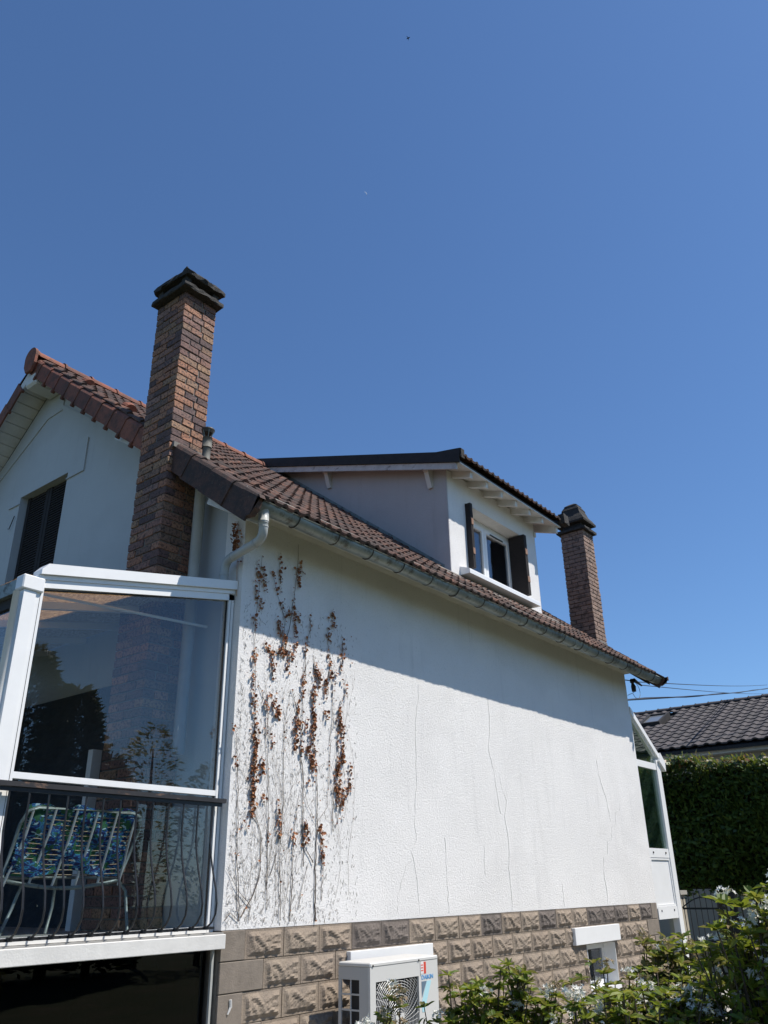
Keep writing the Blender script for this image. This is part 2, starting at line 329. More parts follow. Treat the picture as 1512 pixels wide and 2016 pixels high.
VST = [[(4.69, 0.67), (4.66, 1.15), (4.65, 1.52), (4.62, 1.83), (4.61, 2.05), (4.61, 2.14), (4.62, 2.25), (4.64, 2.49), (4.65, 2.73)], [(4.98, 1.9), (4.96, 2.2), (4.83, 2.48), (4.8, 2.58)], [(4.89, 2.52), (4.87, 2.73)], [(4.97, 1.9), (5.04, 2.22), (5.08, 2.53), (5.1, 2.72), (5.11, 2.98)], [(4.71, 0.51), (4.69, 0.67)], [(4.6, -0.22), (4.55, 0.21), (4.52, 0.66), (4.49, 0.97), (4.46, 1.15), (4.42, 1.18)], [(4.88, -0.15), (4.86, 0.36), (4.84, 0.84), (4.78, 1.24), (4.78, 1.42)], [(5.03, -0.23), (5.0, 0.21), (5.02, 0.61), (5.0, 1.19), (5.02, 1.36), (5.07, 1.59)], [(5.43, -0.25), (5.42, 0.14), (5.43, 0.55), (5.41, 0.97)], [(5.28, 0.16), (5.25, 0.54), (5.25, 0.87), (5.21, 1.07), (5.22, 1.39), (5.21, 1.72), (5.28, 1.89)], [(5.21, 1.04), (5.26, 0.79), (5.31, 0.64), (5.41, 0.51)], [(5.59, 1.33), (5.58, 0.99), (5.56, 0.64), (5.43, 0.5)], [(5.63, 0.44), (5.64, 0.81), (5.69, 1.09), (5.67, 1.42), (5.81, 1.72)], [(5.75, 0.7), (5.67, 0.47)], [(5.39, 0.19), (5.27, 0.33)], [(4.9, 0.09), (4.98, 0.28), (4.99, 0.4)], [(4.62, -0.19), (4.73, -0.05), (4.79, 0.09), (4.79, 0.36), (4.75, 0.48), (4.68, 0.57)], [(5.55, 1.63), (5.54, 1.74), (5.58, 1.94), (5.54, 2.09), (5.54, 2.23)], [(5.73, 1.87), (5.75, 2.17)], [(5.39, 1.73), (5.36, 1.82), (5.35, 1.95)], [(5.38, 1.0), (5.36, 1.36), (5.37, 1.67)], [(5.24, 1.72), (5.24, 1.95), (5.29, 2.18), (5.29, 2.3)], [(4.7, -0.22), (4.71, -0.12), (4.57, -0.01), (4.45, 0.14)], [(5.5, -0.1), (5.51, 0.06), (5.52, 0.22), (5.47, 0.46)], [(4.8, 1.16), (4.8, 1.37), (4.69, 1.56)], [(4.84, 1.66), (4.82, 1.85), (4.73, 1.94)], [(5.14, -0.24), (5.15, 0.06), (5.15, 0.37), (5.2, 0.7)], [(5.22, -0.16), (5.29, 0.08), (5.34, 0.19)], [(5.62, 1.3), (5.6, 1.83), (5.58, 1.94)], [(4.86, 0.3), (4.87, 0.52)], [(4.46, -0.21), (4.51, -0.16), (4.6, -0.22)], [(5.23, 1.21), (5.16, 1.38), (5.08, 1.59)]]
VCL = [(4.62, 2.6, 4.69, 2.47, 0.05, 40), (4.6, 2.38, 4.66, 2.21, 0.04, 34), (4.6, 2.12, 4.61, 2.03, 0.02, 9), (4.62, 1.85, 4.62, 1.58, 0.02, 24), (4.8, 2.58, 4.95, 2.24, 0.02, 24), (4.87, 2.73, 4.89, 2.52, 0.03, 22), (5.13, 2.75, 5.12, 2.6, 0.04, 40), (5.01, 2.27, 5.14, 2.26, 0.04, 34), (5.05, 2.46, 5.08, 2.33, 0.01, 10), (4.89, 2.13, 4.96, 2.01, 0.04, 44), (5.09, 2.15, 5.11, 1.99, 0.02, 24), (4.92, 1.89, 5.08, 1.88, 0.03, 44), (5.01, 1.81, 5.04, 1.76, 0.02, 9), (4.73, 1.93, 4.78, 1.88, 0.01, 7), (4.82, 1.85, 4.85, 1.71, 0.03, 26), (5.29, 2.3, 5.29, 2.18, 0.02, 9), (5.25, 2.05, 5.24, 1.96, 0.03, 15), (5.6, 2.4, 5.61, 2.28, 0.04, 30), (5.54, 2.21, 5.56, 2.16, 0.02, 8), (5.56, 1.94, 5.58, 1.84, 0.03, 13), (5.52, 1.74, 5.51, 1.62, 0.03, 30), (5.55, 2.09, 5.54, 1.93, 0.01, 9), (5.75, 2.14, 5.73, 1.89, 0.03, 22), (5.65, 1.84, 5.63, 1.71, 0.02, 10), (5.38, 1.83, 5.43, 1.74, 0.05, 48), (5.36, 1.65, 5.35, 1.45, 0.03, 44), (5.22, 1.72, 5.22, 1.59, 0.03, 24), (5.81, 1.72, 5.79, 1.66, 0.01, 7), (5.73, 1.56, 5.67, 1.42, 0.02, 15), (5.72, 1.4, 5.75, 1.09, 0.04, 100), (5.69, 0.98, 5.69, 0.73, 0.04, 90), (5.86, 0.97, 5.85, 0.92, 0.02, 9), (5.86, 0.85, 5.76, 0.68, 0.04, 48), (5.16, 1.42, 5.14, 1.17, 0.03, 64), (5.28, 1.36, 5.27, 1.27, 0.02, 11), (5.36, 1.36, 5.35, 1.0, 0.04, 96), (5.31, 1.12, 5.3, 1.05, 0.02, 15), (5.51, 1.45, 5.55, 1.4, 0.02, 11), (4.87, 1.43, 4.92, 1.35, 0.03, 44), (4.78, 1.42, 4.8, 1.35, 0.02, 11), (4.81, 1.53, 4.78, 1.47, 0.02, 9), (4.64, 1.48, 4.65, 1.36, 0.03, 22), (4.67, 1.21, 4.68, 1.0, 0.03, 54), (4.67, 0.94, 4.68, 0.73, 0.04, 88), (4.68, 0.68, 4.68, 0.56, 0.03, 36), (4.76, 0.94, 4.78, 0.91, 0.02, 9), (4.63, 0.47, 4.64, 0.45, 0.02, 5), (4.85, 1.15, 4.88, 1.09, 0.02, 11), (4.96, 0.59, 4.99, 0.4, 0.02, 26), (5.14, 0.4, 5.16, 0.37, 0.02, 11), (5.29, 0.47, 5.3, 0.33, 0.03, 38), (5.32, 0.83, 5.32, 0.81, 0.02, 5), (5.22, 1.11, 5.21, 1.02, 0.02, 11), (5.39, 0.99, 5.38, 0.95, 0.02, 9), (5.46, 0.46, 5.49, 0.42, 0.03, 15), (5.49, 0.32, 5.51, 0.22, 0.02, 26), (4.46, 0.93, 4.47, 0.9, 0.02, 8), (4.43, 1.18, 4.44, 1.14, 0.02, 5), (4.79, 0.69, 4.8, 0.66, 0.02, 5)]
random.seed(11)
G = -1.55           # ground level, camera lens at 0
# ------------------------------------------------------------ ground, road
structure(MB().box(-60, 120, -70, 120, G-.3, G).build('ground', M['ground']))
structure(MB().box(17.2, 21.0, -60, 80, G+.0, G+.004).build('road', M['asphalt']))
structure(MB().box(15.9, 17.2, -60, 80, G+.0, G+.12).build('pavement', M['paving']))
structure(MB().box(2.0, 15.0, 4.0, 5.0, G+.0, G+.03).build('garden_path', M['paving']))

# ------------------------------------------------------------ house
YW = 5.10; XL = 4.44; XR = 12.63; ZP = -.275; YB = 12.9
PIT = .775; PA = math.atan(PIT); E0 = (4.60, 2.965); YR = 9.0
def zr(y): return E0[1]+PIT*(y-E0[0])           # top face of the tiles, front slope
ZR = zr(YR)
def zb(y): return ZR-.85*(y-YR)                 # back slope
house = thing('house', 'white rendered house with cracked side wall, tiled roof, dormer and two brick chimneys', 'house', (8.5, 9.0, G))
H = house
# walls as solid pieces
w = MB().box(XL, XR, YW, YW+.25, ZP, 3.20).build('front_wall', M['stucco'], H)
def wallpoly(y0, y1, z0, under=.16):
    ys = [y0]+([YR] if y0 < YR < y1 else [])+[y1]
    top = [(y, (zr(y) if y <= YR else zb(y))-under) for y in ys]
    return [(y0, z0), (y1, z0)]+top[::-1]
gw = MB()
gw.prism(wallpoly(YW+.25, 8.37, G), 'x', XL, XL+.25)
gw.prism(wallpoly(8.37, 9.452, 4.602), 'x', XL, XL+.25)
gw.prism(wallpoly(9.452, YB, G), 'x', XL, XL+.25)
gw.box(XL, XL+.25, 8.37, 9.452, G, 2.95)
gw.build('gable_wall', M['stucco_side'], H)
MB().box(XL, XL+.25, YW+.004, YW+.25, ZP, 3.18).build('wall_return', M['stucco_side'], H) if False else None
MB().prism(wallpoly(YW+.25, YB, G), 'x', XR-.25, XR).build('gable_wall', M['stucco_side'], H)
MB().box(XL, XR, YB, YB+.25, G, 3.0).build('back_wall', M['stucco_side'], H)
# gable plaster bands (slightly proud)
b = MB()
b.prism([(8.747,5.70),(8.747,5.636),(6.872,4.155),(6.25,3.70),(6.25,4.05)], 'x', XL-.015, XL-.0005)
b.prism([(8.747,5.636),(8.747,5.95),(9.0,6.1),(10.9,4.62),(10.9,4.25),(10.132,5.044),(9.092,5.626)], 'x', XL-.015, XL-.0005)
b.build('plaster_band', M['stucco_side'], H)
b = MB(); b.box(XL-.018, XL-.0005, 8.0, 8.368, 4.50, 4.515); b.box(XL-.018, XL-.0005, 8.0, 8.015, 4.515, 4.95); b.box(XL-.018, XL-.0005, 9.455, 9.70, 4.50, 4.515)
b.build('lintel_trim', M['stucco_side'], H)
# gable window with closed shutters
gwn = MB(); gwn.box(XL+.16, XL+.24, 8.37, 8.40, 2.95, 4.60); gwn.box(XL+.16, XL+.24, 9.42, 9.452, 2.95, 4.60)
gwn = gwn.build('gable_window', M['upvc'], H)
for a, c in ((8.402, 8.905), (8.915, 9.418)):
    s = MB(); s.box(XL+.10, XL+.13, a, c, 2.96, 4.597)
    for yy in (a+.03, c-.03): s.box(XL+.085, XL+.0995, yy-.03, yy+.03, 2.96, 4.597)
    s = s.build('shutter', M['shutter'], gwn); q = MB()
    for k in range(46): zz = 2.99+k*.0345; q.add([(XL+.084, a+.062, zz), (XL+.084, c-.062, zz), (XL+.098, c-.062, zz+.03), (XL+.098, a+.062, zz+.03), (XL+.098, a+.062, zz), (XL+.098, c-.062, zz)], [(0,3,2,1), (0,1,5,4), (0,4,3), (1,2,5)])
    stuff(q.build('slats', M['shutter'], s))
MB().tube([(XL-.02, 9.49, 4.35), (XL-.03, 9.55, 4.18), (XL-.02, 9.60, 4.20)], .006, 5).build('shutter_wire', M['wire'], gwn)

# ---- plinth of split-faced blocks
pl = MB()
ops = [(5.95, 6.85, -1.30, -.67), (10.27, 11.08, -1.18, -.69)]
xs = [XL+.003]+[q for o_ in ops for q in o_[:2]]+[XR-.003]
for i in range(0, 5):
    a, c = xs[i], xs[i+1]
    if i in (1, 3):
        o_ = ops[i//2]; pl.box(a, c, YW+.02, YW+.27, G, o_[2]); pl.box(a, c, YW+.02, YW+.27, o_[3], ZP-.002); pl.box(a, c, YW+.24, YW+.27, o_[2], o_[3])
    else: pl.box(a, c, YW+.02, YW+.27, G, ZP-.002)
plinth = pl.build('plinth', M['block_joint'], H)
BW, BH = .407, .2035
segs = [((.22,.08),(.55,.62),.020),((.07,.12),(.18,.92),.014),((.55,.62),(.95,.86),.018),((.52,.60),(.60,.97),.014),((.50,.34),(.92,.12),.014),((.36,.97),(.30,.62),.012),((.68,.52),(.93,.42),.012),((.10,.85),(.40,.90),.010),((.30,.55),(.45,.80),.010),((.75,.9),(.9,.97),.008)]
def blockmesh(name, mat, seed):
    rr = random.Random(seed); nx, nz = 24, 13; m = MB(); idx = {}
    sg = [((a[0]+rr.gauss(0,.035), a[1]+rr.gauss(0,.05)), (c[0]+rr.gauss(0,.035), c[1]+rr.gauss(0,.05)), h*rr.uniform(.6,1.35)) for a, c, h in segs]
    dn = [(rr.uniform(-.006, .006)) for _ in range((nx+1)*(nz+1))]
    for j in range(nz+1):
        for i in range(nx+1):
            u = i/nx; v = j/nz; mu = .075; mv = .12
            e = min((u-mu)/.05, (1-mu-u)/.05, (v-mv)/.09, (1-mv-v)/.09)
            y = 0.0
            if e > 0:
                uu = (u-mu)/(1-2*mu); vv = (v-mv)/(1-2*mv); y = .004
                for (a, c, h) in sg:
                    ax, ay = a; bx, by = c; L2 = (bx-ax)**2+((by-ay)*.5)**2
                    t = max(0, min(1, ((uu-ax)*(bx-ax)+(vv-ay)*(by-ay)*.25)/L2))
                    d = math.hypot(uu-ax-t*(bx-ax), (vv-ay-t*(by-ay))*.5)
                    y = max(y, .004+h*max(0, 1-d/.10))
                y = (y+.004+dn[j*(nx+1)+i]*.6)*min(1, e)+.004*(1 if e > 0 else 0)
            idx[i, j] = len(m.v); m.v.append(((u-.5)*(BW-.006), -.018-y, -v*(BH-.006)))
    for j in range(nz):
        for i in range(nx): m.f.append((idx[i,j+1], idx[i+1,j+1], idx[i+1,j], idx[i,j])); m.m.append(0)
    # sides
    m.add([((-.5)*(BW-.006),-.018,0),((.5)*(BW-.006),-.018,0),((.5)*(BW-.006),0,0),((-.5)*(BW-.006),0,0),((-.5)*(BW-.006),-.018,-(BH-.006)),((.5)*(BW-.006),-.018,-(BH-.006)),((.5)*(BW-.006),0,-(BH-.006)),((-.5)*(BW-.006),0,-(BH-.006))],
          [(0,1,2,3),(4,7,6,5),(0,3,7,4),(1,5,6,2)])
    return m.mesh(name, mat)
bmesh_ = [blockmesh('block', M['block'], k) for k in range(6)]; bdarks = [blockmesh('block', M['block_dark'], k) for k in (7, 8, 9)]
smb = MB().cham(-.5*(BW-.006), .5*(BW-.006), -.024, 0, -(BH-.006), 0, .004).mesh('corner_block', M['block_smooth'])
for r in range(6):
    zt = ZP-.004-r*BH; x = 4.68 if r % 2 == 0 else 4.88
    def place(x0, x1, me):
        iv = [(x0, x1)]
        for o_ in ops:
            if zt-BH < o_[3]-.02 and zt > o_[2]+.02:
                iv2 = []
                for a, c in iv:
                    if c <= o_[0] or a >= o_[1]: iv2.append((a, c)); continue
                    if a < o_[0]-.05: iv2.append((a, o_[0]-.005))
                    if c > o_[1]+.05: iv2.append((o_[1]+.005, c))
                iv = iv2
        for a, c in iv:
            if c-a < .05: continue
            put('block' if me is not smb else 'corner_block', me, plinth, ((a+c)/2, YW+.02+random.uniform(-.002,.003), zt), None, ((c-a)/BW, 1, 1))
    place(XL+.004, x, smb)
    while x+BW < XR-.15: 
        place(x, x+BW, (random.choice(bdarks) if (r == 0 and random.random() < .45) else random.choice(bmesh_))); x += BW
    place(x, XR-.004, smb)
# painted mark on the corner stone
MB().tube([(XL+.12, YW-.008, -.72), (XL+.125, YW-.008, -.765), (XL+.10, YW-.008, -.81)], [.012, .012, .006], 5).build('paint_mark', M['white_old'], H)
# lintels and basement windows
for (a, c, o_, zz) in ((5.82, 7.0, ops[0], -.49), (9.90, 11.16, ops[1], -.49)):
    MB().cham(a, c, YW-.055, YW-.004, zz-.185, zz, .004).build('lintel', M['white'], H)
for o_ in ops:
    f = MB(); x0, x1, z0, z1 = o_
    f.box(x0+.002, x0+.012, YW+.0, YW+.235, z0, z1-.004); f.box(x1-.012, x1-.002, YW+.0, YW+.235, z0, z1-.004); f.box(x0+.012, x1-.012, YW-.03, YW+.235, z0-.03, z0+.012)
    f.box(x0+.013, x0+.06, YW+.15, YW+.20, z0+.013, z1-.006); f.box(x1-.06, x1-.013, YW+.15, YW+.20, z0+.013, z1-.006)
    f.box(x0+.061, x1-.061, YW+.15, YW+.20, z0+.013, z0+.07); f.box(x0+.061, x1-.061, YW+.15, YW+.20, z1-.07, z1-.007)
    f = f.build('basement_window', M['upvc'], H)
    MB().box(x0+.058, x1-.058, YW+.17, YW+.175, z0+.068, z1-.068).build('pane', M['glass_dark'], f)
    MB().box(x0+.014, x1-.014, YW+.21, YW+.233, z0+.014, z1-.006).build('dark_backing', M['dark_in'], f)
# ---- wall cracks
for poly in CRK:
    m = MB(); pts = []
    for (a, c) in zip(poly[:-1], poly[1:]):
        n = max(1, int(math.dist(a, c)/.06))
        for k in range(n): t = k/n; pts.append((a[0]+(c[0]-a[0])*t+random.uniform(-.011,.011), YW-.001, a[1]+(c[1]-a[1])*t))
    pts.append((poly[-1][0], YW-.001, poly[-1][1]))
    m.tube(pts, [random.uniform(.0004, .0018) for _ in pts], 3); m.build('crack', M['crack'], H)

# ---- soffit, fascia, eaves
XV0 = 4.06; XV1 = 12.92
sf = MB(); ns = 20
for k in range(4): y0 = 4.745+k*.09; sf.box(XL+.0, XR, y0, y0+.086 if k < 3 else YW-.001, 3.052+(.0), 3.07)
sf.box(XL, XR, 4.745, YW, 3.0705, 3.08)
sf.build('soffit', M['soffit'], H)
MB().box(XV0+.04, XV1-.03, 4.718, 4.742, 2.90, 3.10).build('fascia', M['soffit'], H)
# roof decks below the tiles
d = MB(); d.prism([(4.66, zr(4.66)-.10), (YR, ZR-.10), (YR, ZR-.13), (4.66, zr(4.66)-.13)], 'x', XV0+.03, XV1-.03)
d.prism([(YR, ZR-.10), (13.4, zb(13.4)-.10), (13.4, zb(13.4)-.13), (YR, ZR-.13)], 'x', XV0+.03, XV1-.03)
roof = d.build('roof', M['bitumen'], H)
# underside boarding of the left verge
lb = MB()
for k in range(24):
    y0 = 9.05+k*.12; lb.prism([(y0, zb(y0)-.135), (y0+.108, zb(y0+.108)-.135), (y0+.108, zb(y0+.108)-.15), (y0, zb(y0)-.15)], 'x', XV0+.045, XL-.003)
for k in range(22):
    y0 = 4.75+k*.2; lb.prism([(y0, zr(y0)-.135), (y0+.19, zr(y0+.19)-.135), (y0+.19, zr(y0+.19)-.15), (y0, zr(y0)-.15)], 'x', XV0+.045, XL-.003)
lb.build('verge_boarding', M['white_old'], H)
for xx, nm, bm_m in ((XV0+.02, 'bargeboard', M['white_old']), (XV1-.05, 'bargeboard', M['bitumen'])):
    q = MB(); q.prism([(4.80, zr(4.80)-.09), (YR, ZR-.09), (13.4, zb(13.4)-.09), (13.4, zb(13.4)-.27), (YR, ZR-.24), (4.80, zr(4.80)-.24)][0:2]+[(YR, ZR-.24), (4.80, zr(4.80)-.24)], 'x', xx, xx+.022)
    q.prism([(YR, ZR-.09), (13.4, zb(13.4)-.09), (13.4, zb(13.4)-.27), (YR, ZR-.24)], 'x', xx, xx+.022)
    q.build(nm, bm_m, H)
# corbels with a curved nose under the verge
def corbel(y_lo, y_hi, drop):
    pr = []
    for k in range(9):
        t = k/8; yy = y_hi-.02-.10*t+.045*math.sin(t*math.pi*2); pr.append((yy, zr(y_hi)-.17-(drop+.10)*t))
    poly = [(y_lo, zr(y_lo)-.16)]+[(y_hi, zr(y_hi)-.16)]+pr+[(y_lo, zr(y_lo)-.17-drop*.55)]
    return MB().prism(poly, 'x', XV0+.07, XL-.002)
corbel(4.80, 5.40, .20).build('corbel', M['white_old'], H)
corbel(6.26, 7.05, .20).build('corbel', M['white_old'], H)
q = MB(); 
for k in range(6): pass
q.cham(XV0+.0, XL-.002, 8.86, 9.12, ZR-.46, ZR-.27, .03); q.build('ridge_purlin', M['white_old'], H)

# ---- roof tiles
TW, TL, EXP = .276, .375, .335
def tilemesh(name, mat, rolls=2, w=TW, l=TL, hgt=.024, n=14, seed=0):
    rr = random.Random(seed); m = MB(); top = []; 
    for j, v in enumerate((0, l)):
        for i in range(n+1):
            u = i/n*w; ph = (i/n*rolls) % 1.0; h = hgt*max(0, math.sin(math.pi*min(1, ph/.55))) if ph < .55 else 0
            m.v.append((u, v, h+(.030 if j == 0 else .0)))
    for i in range(n+1): m.v.append((i/n*w, 0.0, m.v[i][2]-.028))
    N = n+1
    for i in range(n): m.f.append((i, i+1, N+i+1, N+i)); m.m.append(0); m.f.append((2*N+i, 2*N+i+1, i+1, i)); m.m.append(0)
    m.f.append((0, N, 2*N)); m.f.append((n, 2*N+n, N+n)); m.m += [0, 0]
    return m.mesh(name, mat)
tmesh = tilemesh('roof_tile', M['tile'])
def slope_pt(y_s):      # distance up the slope -> (y,z)
    return E0[0]-.02+y_s*math.cos(PA), E0[1]-.02+y_s*math.sin(PA)
rows = int((YR-E0[0])/math.cos(PA)/EXP)+1
ncol = int((XV1-XV0-.06)/TW)+1
DX0, DX1, DY = 8.35, 10.76, 5.50           # dormer footprint
inst = []; rest = []
for r in range(rows):
    y, z = slope_pt(r*EXP)
    if r*EXP+TL > (YR-E0[0])/math.cos(PA)+.12: continue
    for c in range(ncol):
        x = XV0+.03+c*TW
        if x+TW > XV1: continue
        if y > DY-.1 and DX0-.1 < x < DX1-.15: continue
        if 3.95 < x < 4.45 and 5.60 < y+.1 < 6.15: continue
        if x > 12.45 and 5.25 < y+.1 < 5.80: continue
        px_near = math.hypot(x, y, z)
        inst.append((px_near+(0 if (x < 7 or r < 3) else 20), x, y, z))
inst.sort()
for k, (d_, x, y, z) in enumerate(inst):
    z += random.uniform(-.004, .007)
    if k < 285: put('roof_tile', tmesh, roof, (x, y, z), (PA+random.uniform(-.02,.02), random.uniform(-.01,.01), random.uniform(-.012,.012)))
    else: rest.append((x, y, z))
def bake(me, places, rotx, name, mat, parent, pitch_dir=1):
    m = MB(); vs = [Vector(v.co) for v in me.vertices]; fs = [tuple(p.vertices) for p in me.polygons]
    for (x, y, z) in places:
        rt = Matrix.Rotation(rotx+random.uniform(-.02, .02), 3, 'X')
        m.add([rt @ v+Vector((x, y, z)) for v in vs], fs)
    return stuff(m.build(name, mat, parent))
bake(tmesh, rest, PA, 'roof_tiles', M['tile'], roof)
# vent humps on the second tile column
vm = MB(); N = 8
for j in range(4):
    for i in range(N+1):
        th = math.pi*i/N; rj = (.075, .085, .07, .01)[j]; vm.v.append((-math.cos(th)*rj, j*.07, math.sin(th)*rj+.012))
for j in range(3):
    for i in range(N): vm.f.append((j*9+i, j*9+i+1, (j+1)*9+i+1, (j+1)*9+i)); vm.m.append(0)
vm.f.append(tuple(range(9))); vm.m.append(0)
vmesh = vm.mesh('vent_tile', M['tile_red'], (0,0,0), False)
MB().prism([(4.50, zr(4.50)+.02), (4.52, 2.95), (4.56, 2.84), (4.62, 2.79), (4.74, 2.80), (4.80, 2.88), (4.72, zr(4.72)-.0)], 'x', XV0-.002, XV0+.06).build('verge_end', M['tile_dark'], H)
MB().prism([(4.50, zr(4.50)+.02), (4.50, 2.97), (4.54, 2.88), (4.62, 2.84), (4.74, 2.88), (4.80, 2.98), (4.72, zr(4.72)-.0)], 'x', XV1-.03, XV1+.012).build('verge_end', M['tile_dark'], H)
for s_ in (1.9, 3.15, 4.4): 
    y, z = slope_pt(s_); put('vent_tile', vmesh, roof, (XV0+.30, y, z+.02), (PA, 0, 0))
# back slope as one sheet of tiles (never seen from the garden)
bk = []
PB = math.atan(.85)
for r in range(16):
    for c in range(ncol):
        x = XV0+.03+c*TW; s_ = .05+r*EXP; yy = YR+(s_+TL)*math.cos(PB); bk.append((x, yy, ZR-(s_+TL)*math.sin(PB)))
m = MB(); vs = [Vector(v.co) for v in tmesh.vertices]; fs = [tuple(p.vertices) for p in tmesh.polygons]
for (x, y, z) in bk:
    if x+TW > XV1: continue
    rt = Matrix.Rotation(math.pi, 3, 'Z') @ Matrix.Rotation(PB, 3, 'X'); m.add([rt @ v+Vector((x+TW, y, z)) for v in vs], fs)
stuff(m.build('roof_tiles', M['tile'], roof))
# verge tiles
def verge(x_out, y, z, pitch, length, h, mat, hook=True, side=-1, back=False, wide=.13):
    m = MB(); s = side
    # profile in local (x,z): vertical cheek then turned over the tile edge
    pr = [(0,-h), (0,-.015), (.018*-s, .014), (.05*-s, .03), (wide*-s, .03), (wide*-s, .012), (.05*-s, .008), (.022*-s, -.01), (.022*-s, -h)]
    if s > 0: pr = pr[::-1]
    n = len(pr)
    for k, (v, e) in enumerate(((0, 1.0), (length, .9))):
        for (px, pz) in pr: m.v.append((px-(.008*(-s) if k else 0)*-1, v, pz-(.012 if k else 0)))
    for i in range(n): m.f.append((i, (i+1) % n, n+(i+1) % n, n+i)); m.m.append(0)
    m.f.append(tuple(reversed(range(n)))); m.f.append(tuple(range(n, 2*n))); m.m += [0, 0]
    if hook: m.cham(-.012, .034, -.012, .028, -h-.045, -h+.02, .006)
    me = m.mesh('verge_tile', mat); return me
vt_dark = verge(0,0,0,PA,.42,.235,M['tile_dark'],False,-1); vt_red = verge(0,0,0,PA,.36,.20,M['tile_red'],True,-1)
vt_r = verge(0,0,0,PA,.36,.17,M['tile_dark'],False,1); vt_back = verge(0,0,0,PB,.36,.20,M['tile_red'],True,-1)
for k in range(4): y = E0[0]-.05+k*.385*math.cos(PA); put('verge_tile', vt_dark, roof, (XV0+random.uniform(-.006,.004), y, zr(y)+.012+random.uniform(-.004,.004)), (PA+random.uniform(-.015,.015), 0, random.uniform(-.01,.01)))
y, z = 6.10, 0
while y < YR-.15: put('verge_tile', vt_red, roof, (XV0, y, zr(y)-.03), (PA+random.uniform(-.01,.01), 0, 0)); y += EXP*math.cos(PA)
y = E0[0]-.04
while y < YR-.1: put('verge_tile', vt_r, roof, (XV1, y, zr(y)+.01), (PA, 0, 0)); y += EXP*math.cos(PA)
y = YR+.05+.36*math.cos(PB)
while y < 12.5: put('verge_tile', vt_back, roof, (XV0, y, zb(y)+.0), (-PB, 0, 0)); y += EXP*math.cos(PB)
# ridge tiles along X with a rounded end piece
rm = MB(); N = 10
for j, (xx, rj) in enumerate(((0, .125), (.03, .125), (.035, .112), (.42, .108))):
    for i in range(N+1): th = math.pi*i/N; rm.v.append((xx, -math.cos(th)*rj, math.sin(th)*rj*.95))
for j in range(3):
    for i in range(N): rm.f.append((j*11+i, j*11+i+1, (j+1)*11+i+1, (j+1)*11+i)); rm.m.append(0)
rme = rm.mesh('ridge_tile', M['tile_red'])
x = XV0-.02
while x < XV1-.3: put('ridge_tile', rme, roof, (x, YR, ZR-.035+random.uniform(-.004,.004))); x += .40
ec = MB(); pts = [(-math.cos(math.pi*i/12)*.135, math.sin(math.pi*i/12)*.135) for i in range(13)]
ec.prism([(YR+a, ZR-.035+c) for a, c in pts]+[(YR+.125, ZR-.16), (YR+.06, ZR-.27), (YR-.06, ZR-.27), (YR-.125, ZR-.16)], 'x', XV0-.055, XV0-.02)
ec.build('ridge_end_tile', M['tile_red'], H)

# ---- gutter
def gutter_mesh(x0, x1, yc, zc, r, mat, name, parent, n=12):
    m = MB(); prof = []
    for i in range(n+1): th = math.pi+math.pi*i/n; prof.append((yc+math.cos(th)*r, zc+math.sin(th)*r))
    inn = [(yc+(a-yc)*.96, zc+(c-zc)*.96) for a, c in prof]; P = prof+inn[::-1]
    k = len(P); xs = [x0+(x1-x0)*i/24 for i in range(25)]
    for i, x in enumerate(xs):
        w_ = .004*math.sin(i*1.7)
        for a, c in P: m.v.append((x, a, c+w_))
    for i in range(24):
        for j in range(k): m.f.append((i*k+j, (i+1)*k+j, (i+1)*k+(j+1) % k, i*k+(j+1) % k)); m.m.append(0)
    m.f.append(tuple(range(k))); m.f.append(tuple(reversed(range(24*k, 25*k)))); m.m += [0, 0]
    m.tube([(x0, yc-r, zc), (x1, yc-r, zc)], .009, 6)
    # end plates
    m.prism(prof, 'x', x0-.004, x0); m.prism(prof, 'x', x1, x1+.004)
    return m.build(name, mat, parent, smooth=False)
GY, GZ, GR_ = 4.672, 2.955, .078
gut = gutter_mesh(4.16, 12.93, GY, GZ, GR_, M['zinc'], 'gutter', H)
for p_ in gut.data.polygons: p_.use_smooth = True
hk = MB(); hp = [(0, math.cos(math.pi+math.pi*i/8)*(GR_+.004), math.sin(math.pi+math.pi*i/8)*(GR_+.004)) for i in range(9)]
hk.tube([(0, -GR_-.008, .012)]+hp, .0055, 5); hk = hk.mesh('gutter_hook', M['zinc_dark'])
x = 4.62; kk = 0
while x < 12.85:
    put('gutter_hook', hk, gut, (x, GY, GZ)); x += .49 if kk % 5 else .52; kk += 1
for xx in (6.62, 9.9):  # lap joints
    j = MB(); pr = [(GY+math.cos(math.pi+math.pi*i/10)*(GR_+.003), GZ+math.sin(math.pi+math.pi*i/10)*(GR_+.003)) for i in range(11)]
    j.tube([(xx, a, c) for a, c in pr], .007, 4); j.build('gutter_joint', M['zinc'], H)
# ---- downpipe : outlet, elbow, sloped run, elbow, vertical
dp = MB(); dp.tube([(4.25, 4.66, 2.92), (4.25, 4.66, 2.80)], .046, 14); dp.tube([(4.25, 4.66, 2.84), (4.255, 4.66, 2.745), (4.262, 4.672, 2.70), (4.27, 4.70, 2.667), (4.28, 4.745, 2.652), (4.335, 5.16, 2.622), (4.345, 5.205, 2.605), (4.35, 5.232, 2.57), (4.35, 5.24, 2.52), (4.35, 5.24, 2.38)], .039, 14)
dp = dp.build('downpipe', M['pvc'], H, smooth=True)
cl = MB()
for a, c in (((4.25,4.66,2.805),(4.25,4.66,2.785)), ((4.255,4.66,2.76),(4.255,4.66,2.748)), ((4.283,4.77,2.650),(4.285,4.785,2.649)), ((4.328,5.11,2.625),(4.33,5.125,2.624)), ((4.35,5.24,2.50),(4.35,5.24,2.485))): cl.tube([a, c], .0425, 14)
cl.build('pipe_collar', M['pvc'], dp)
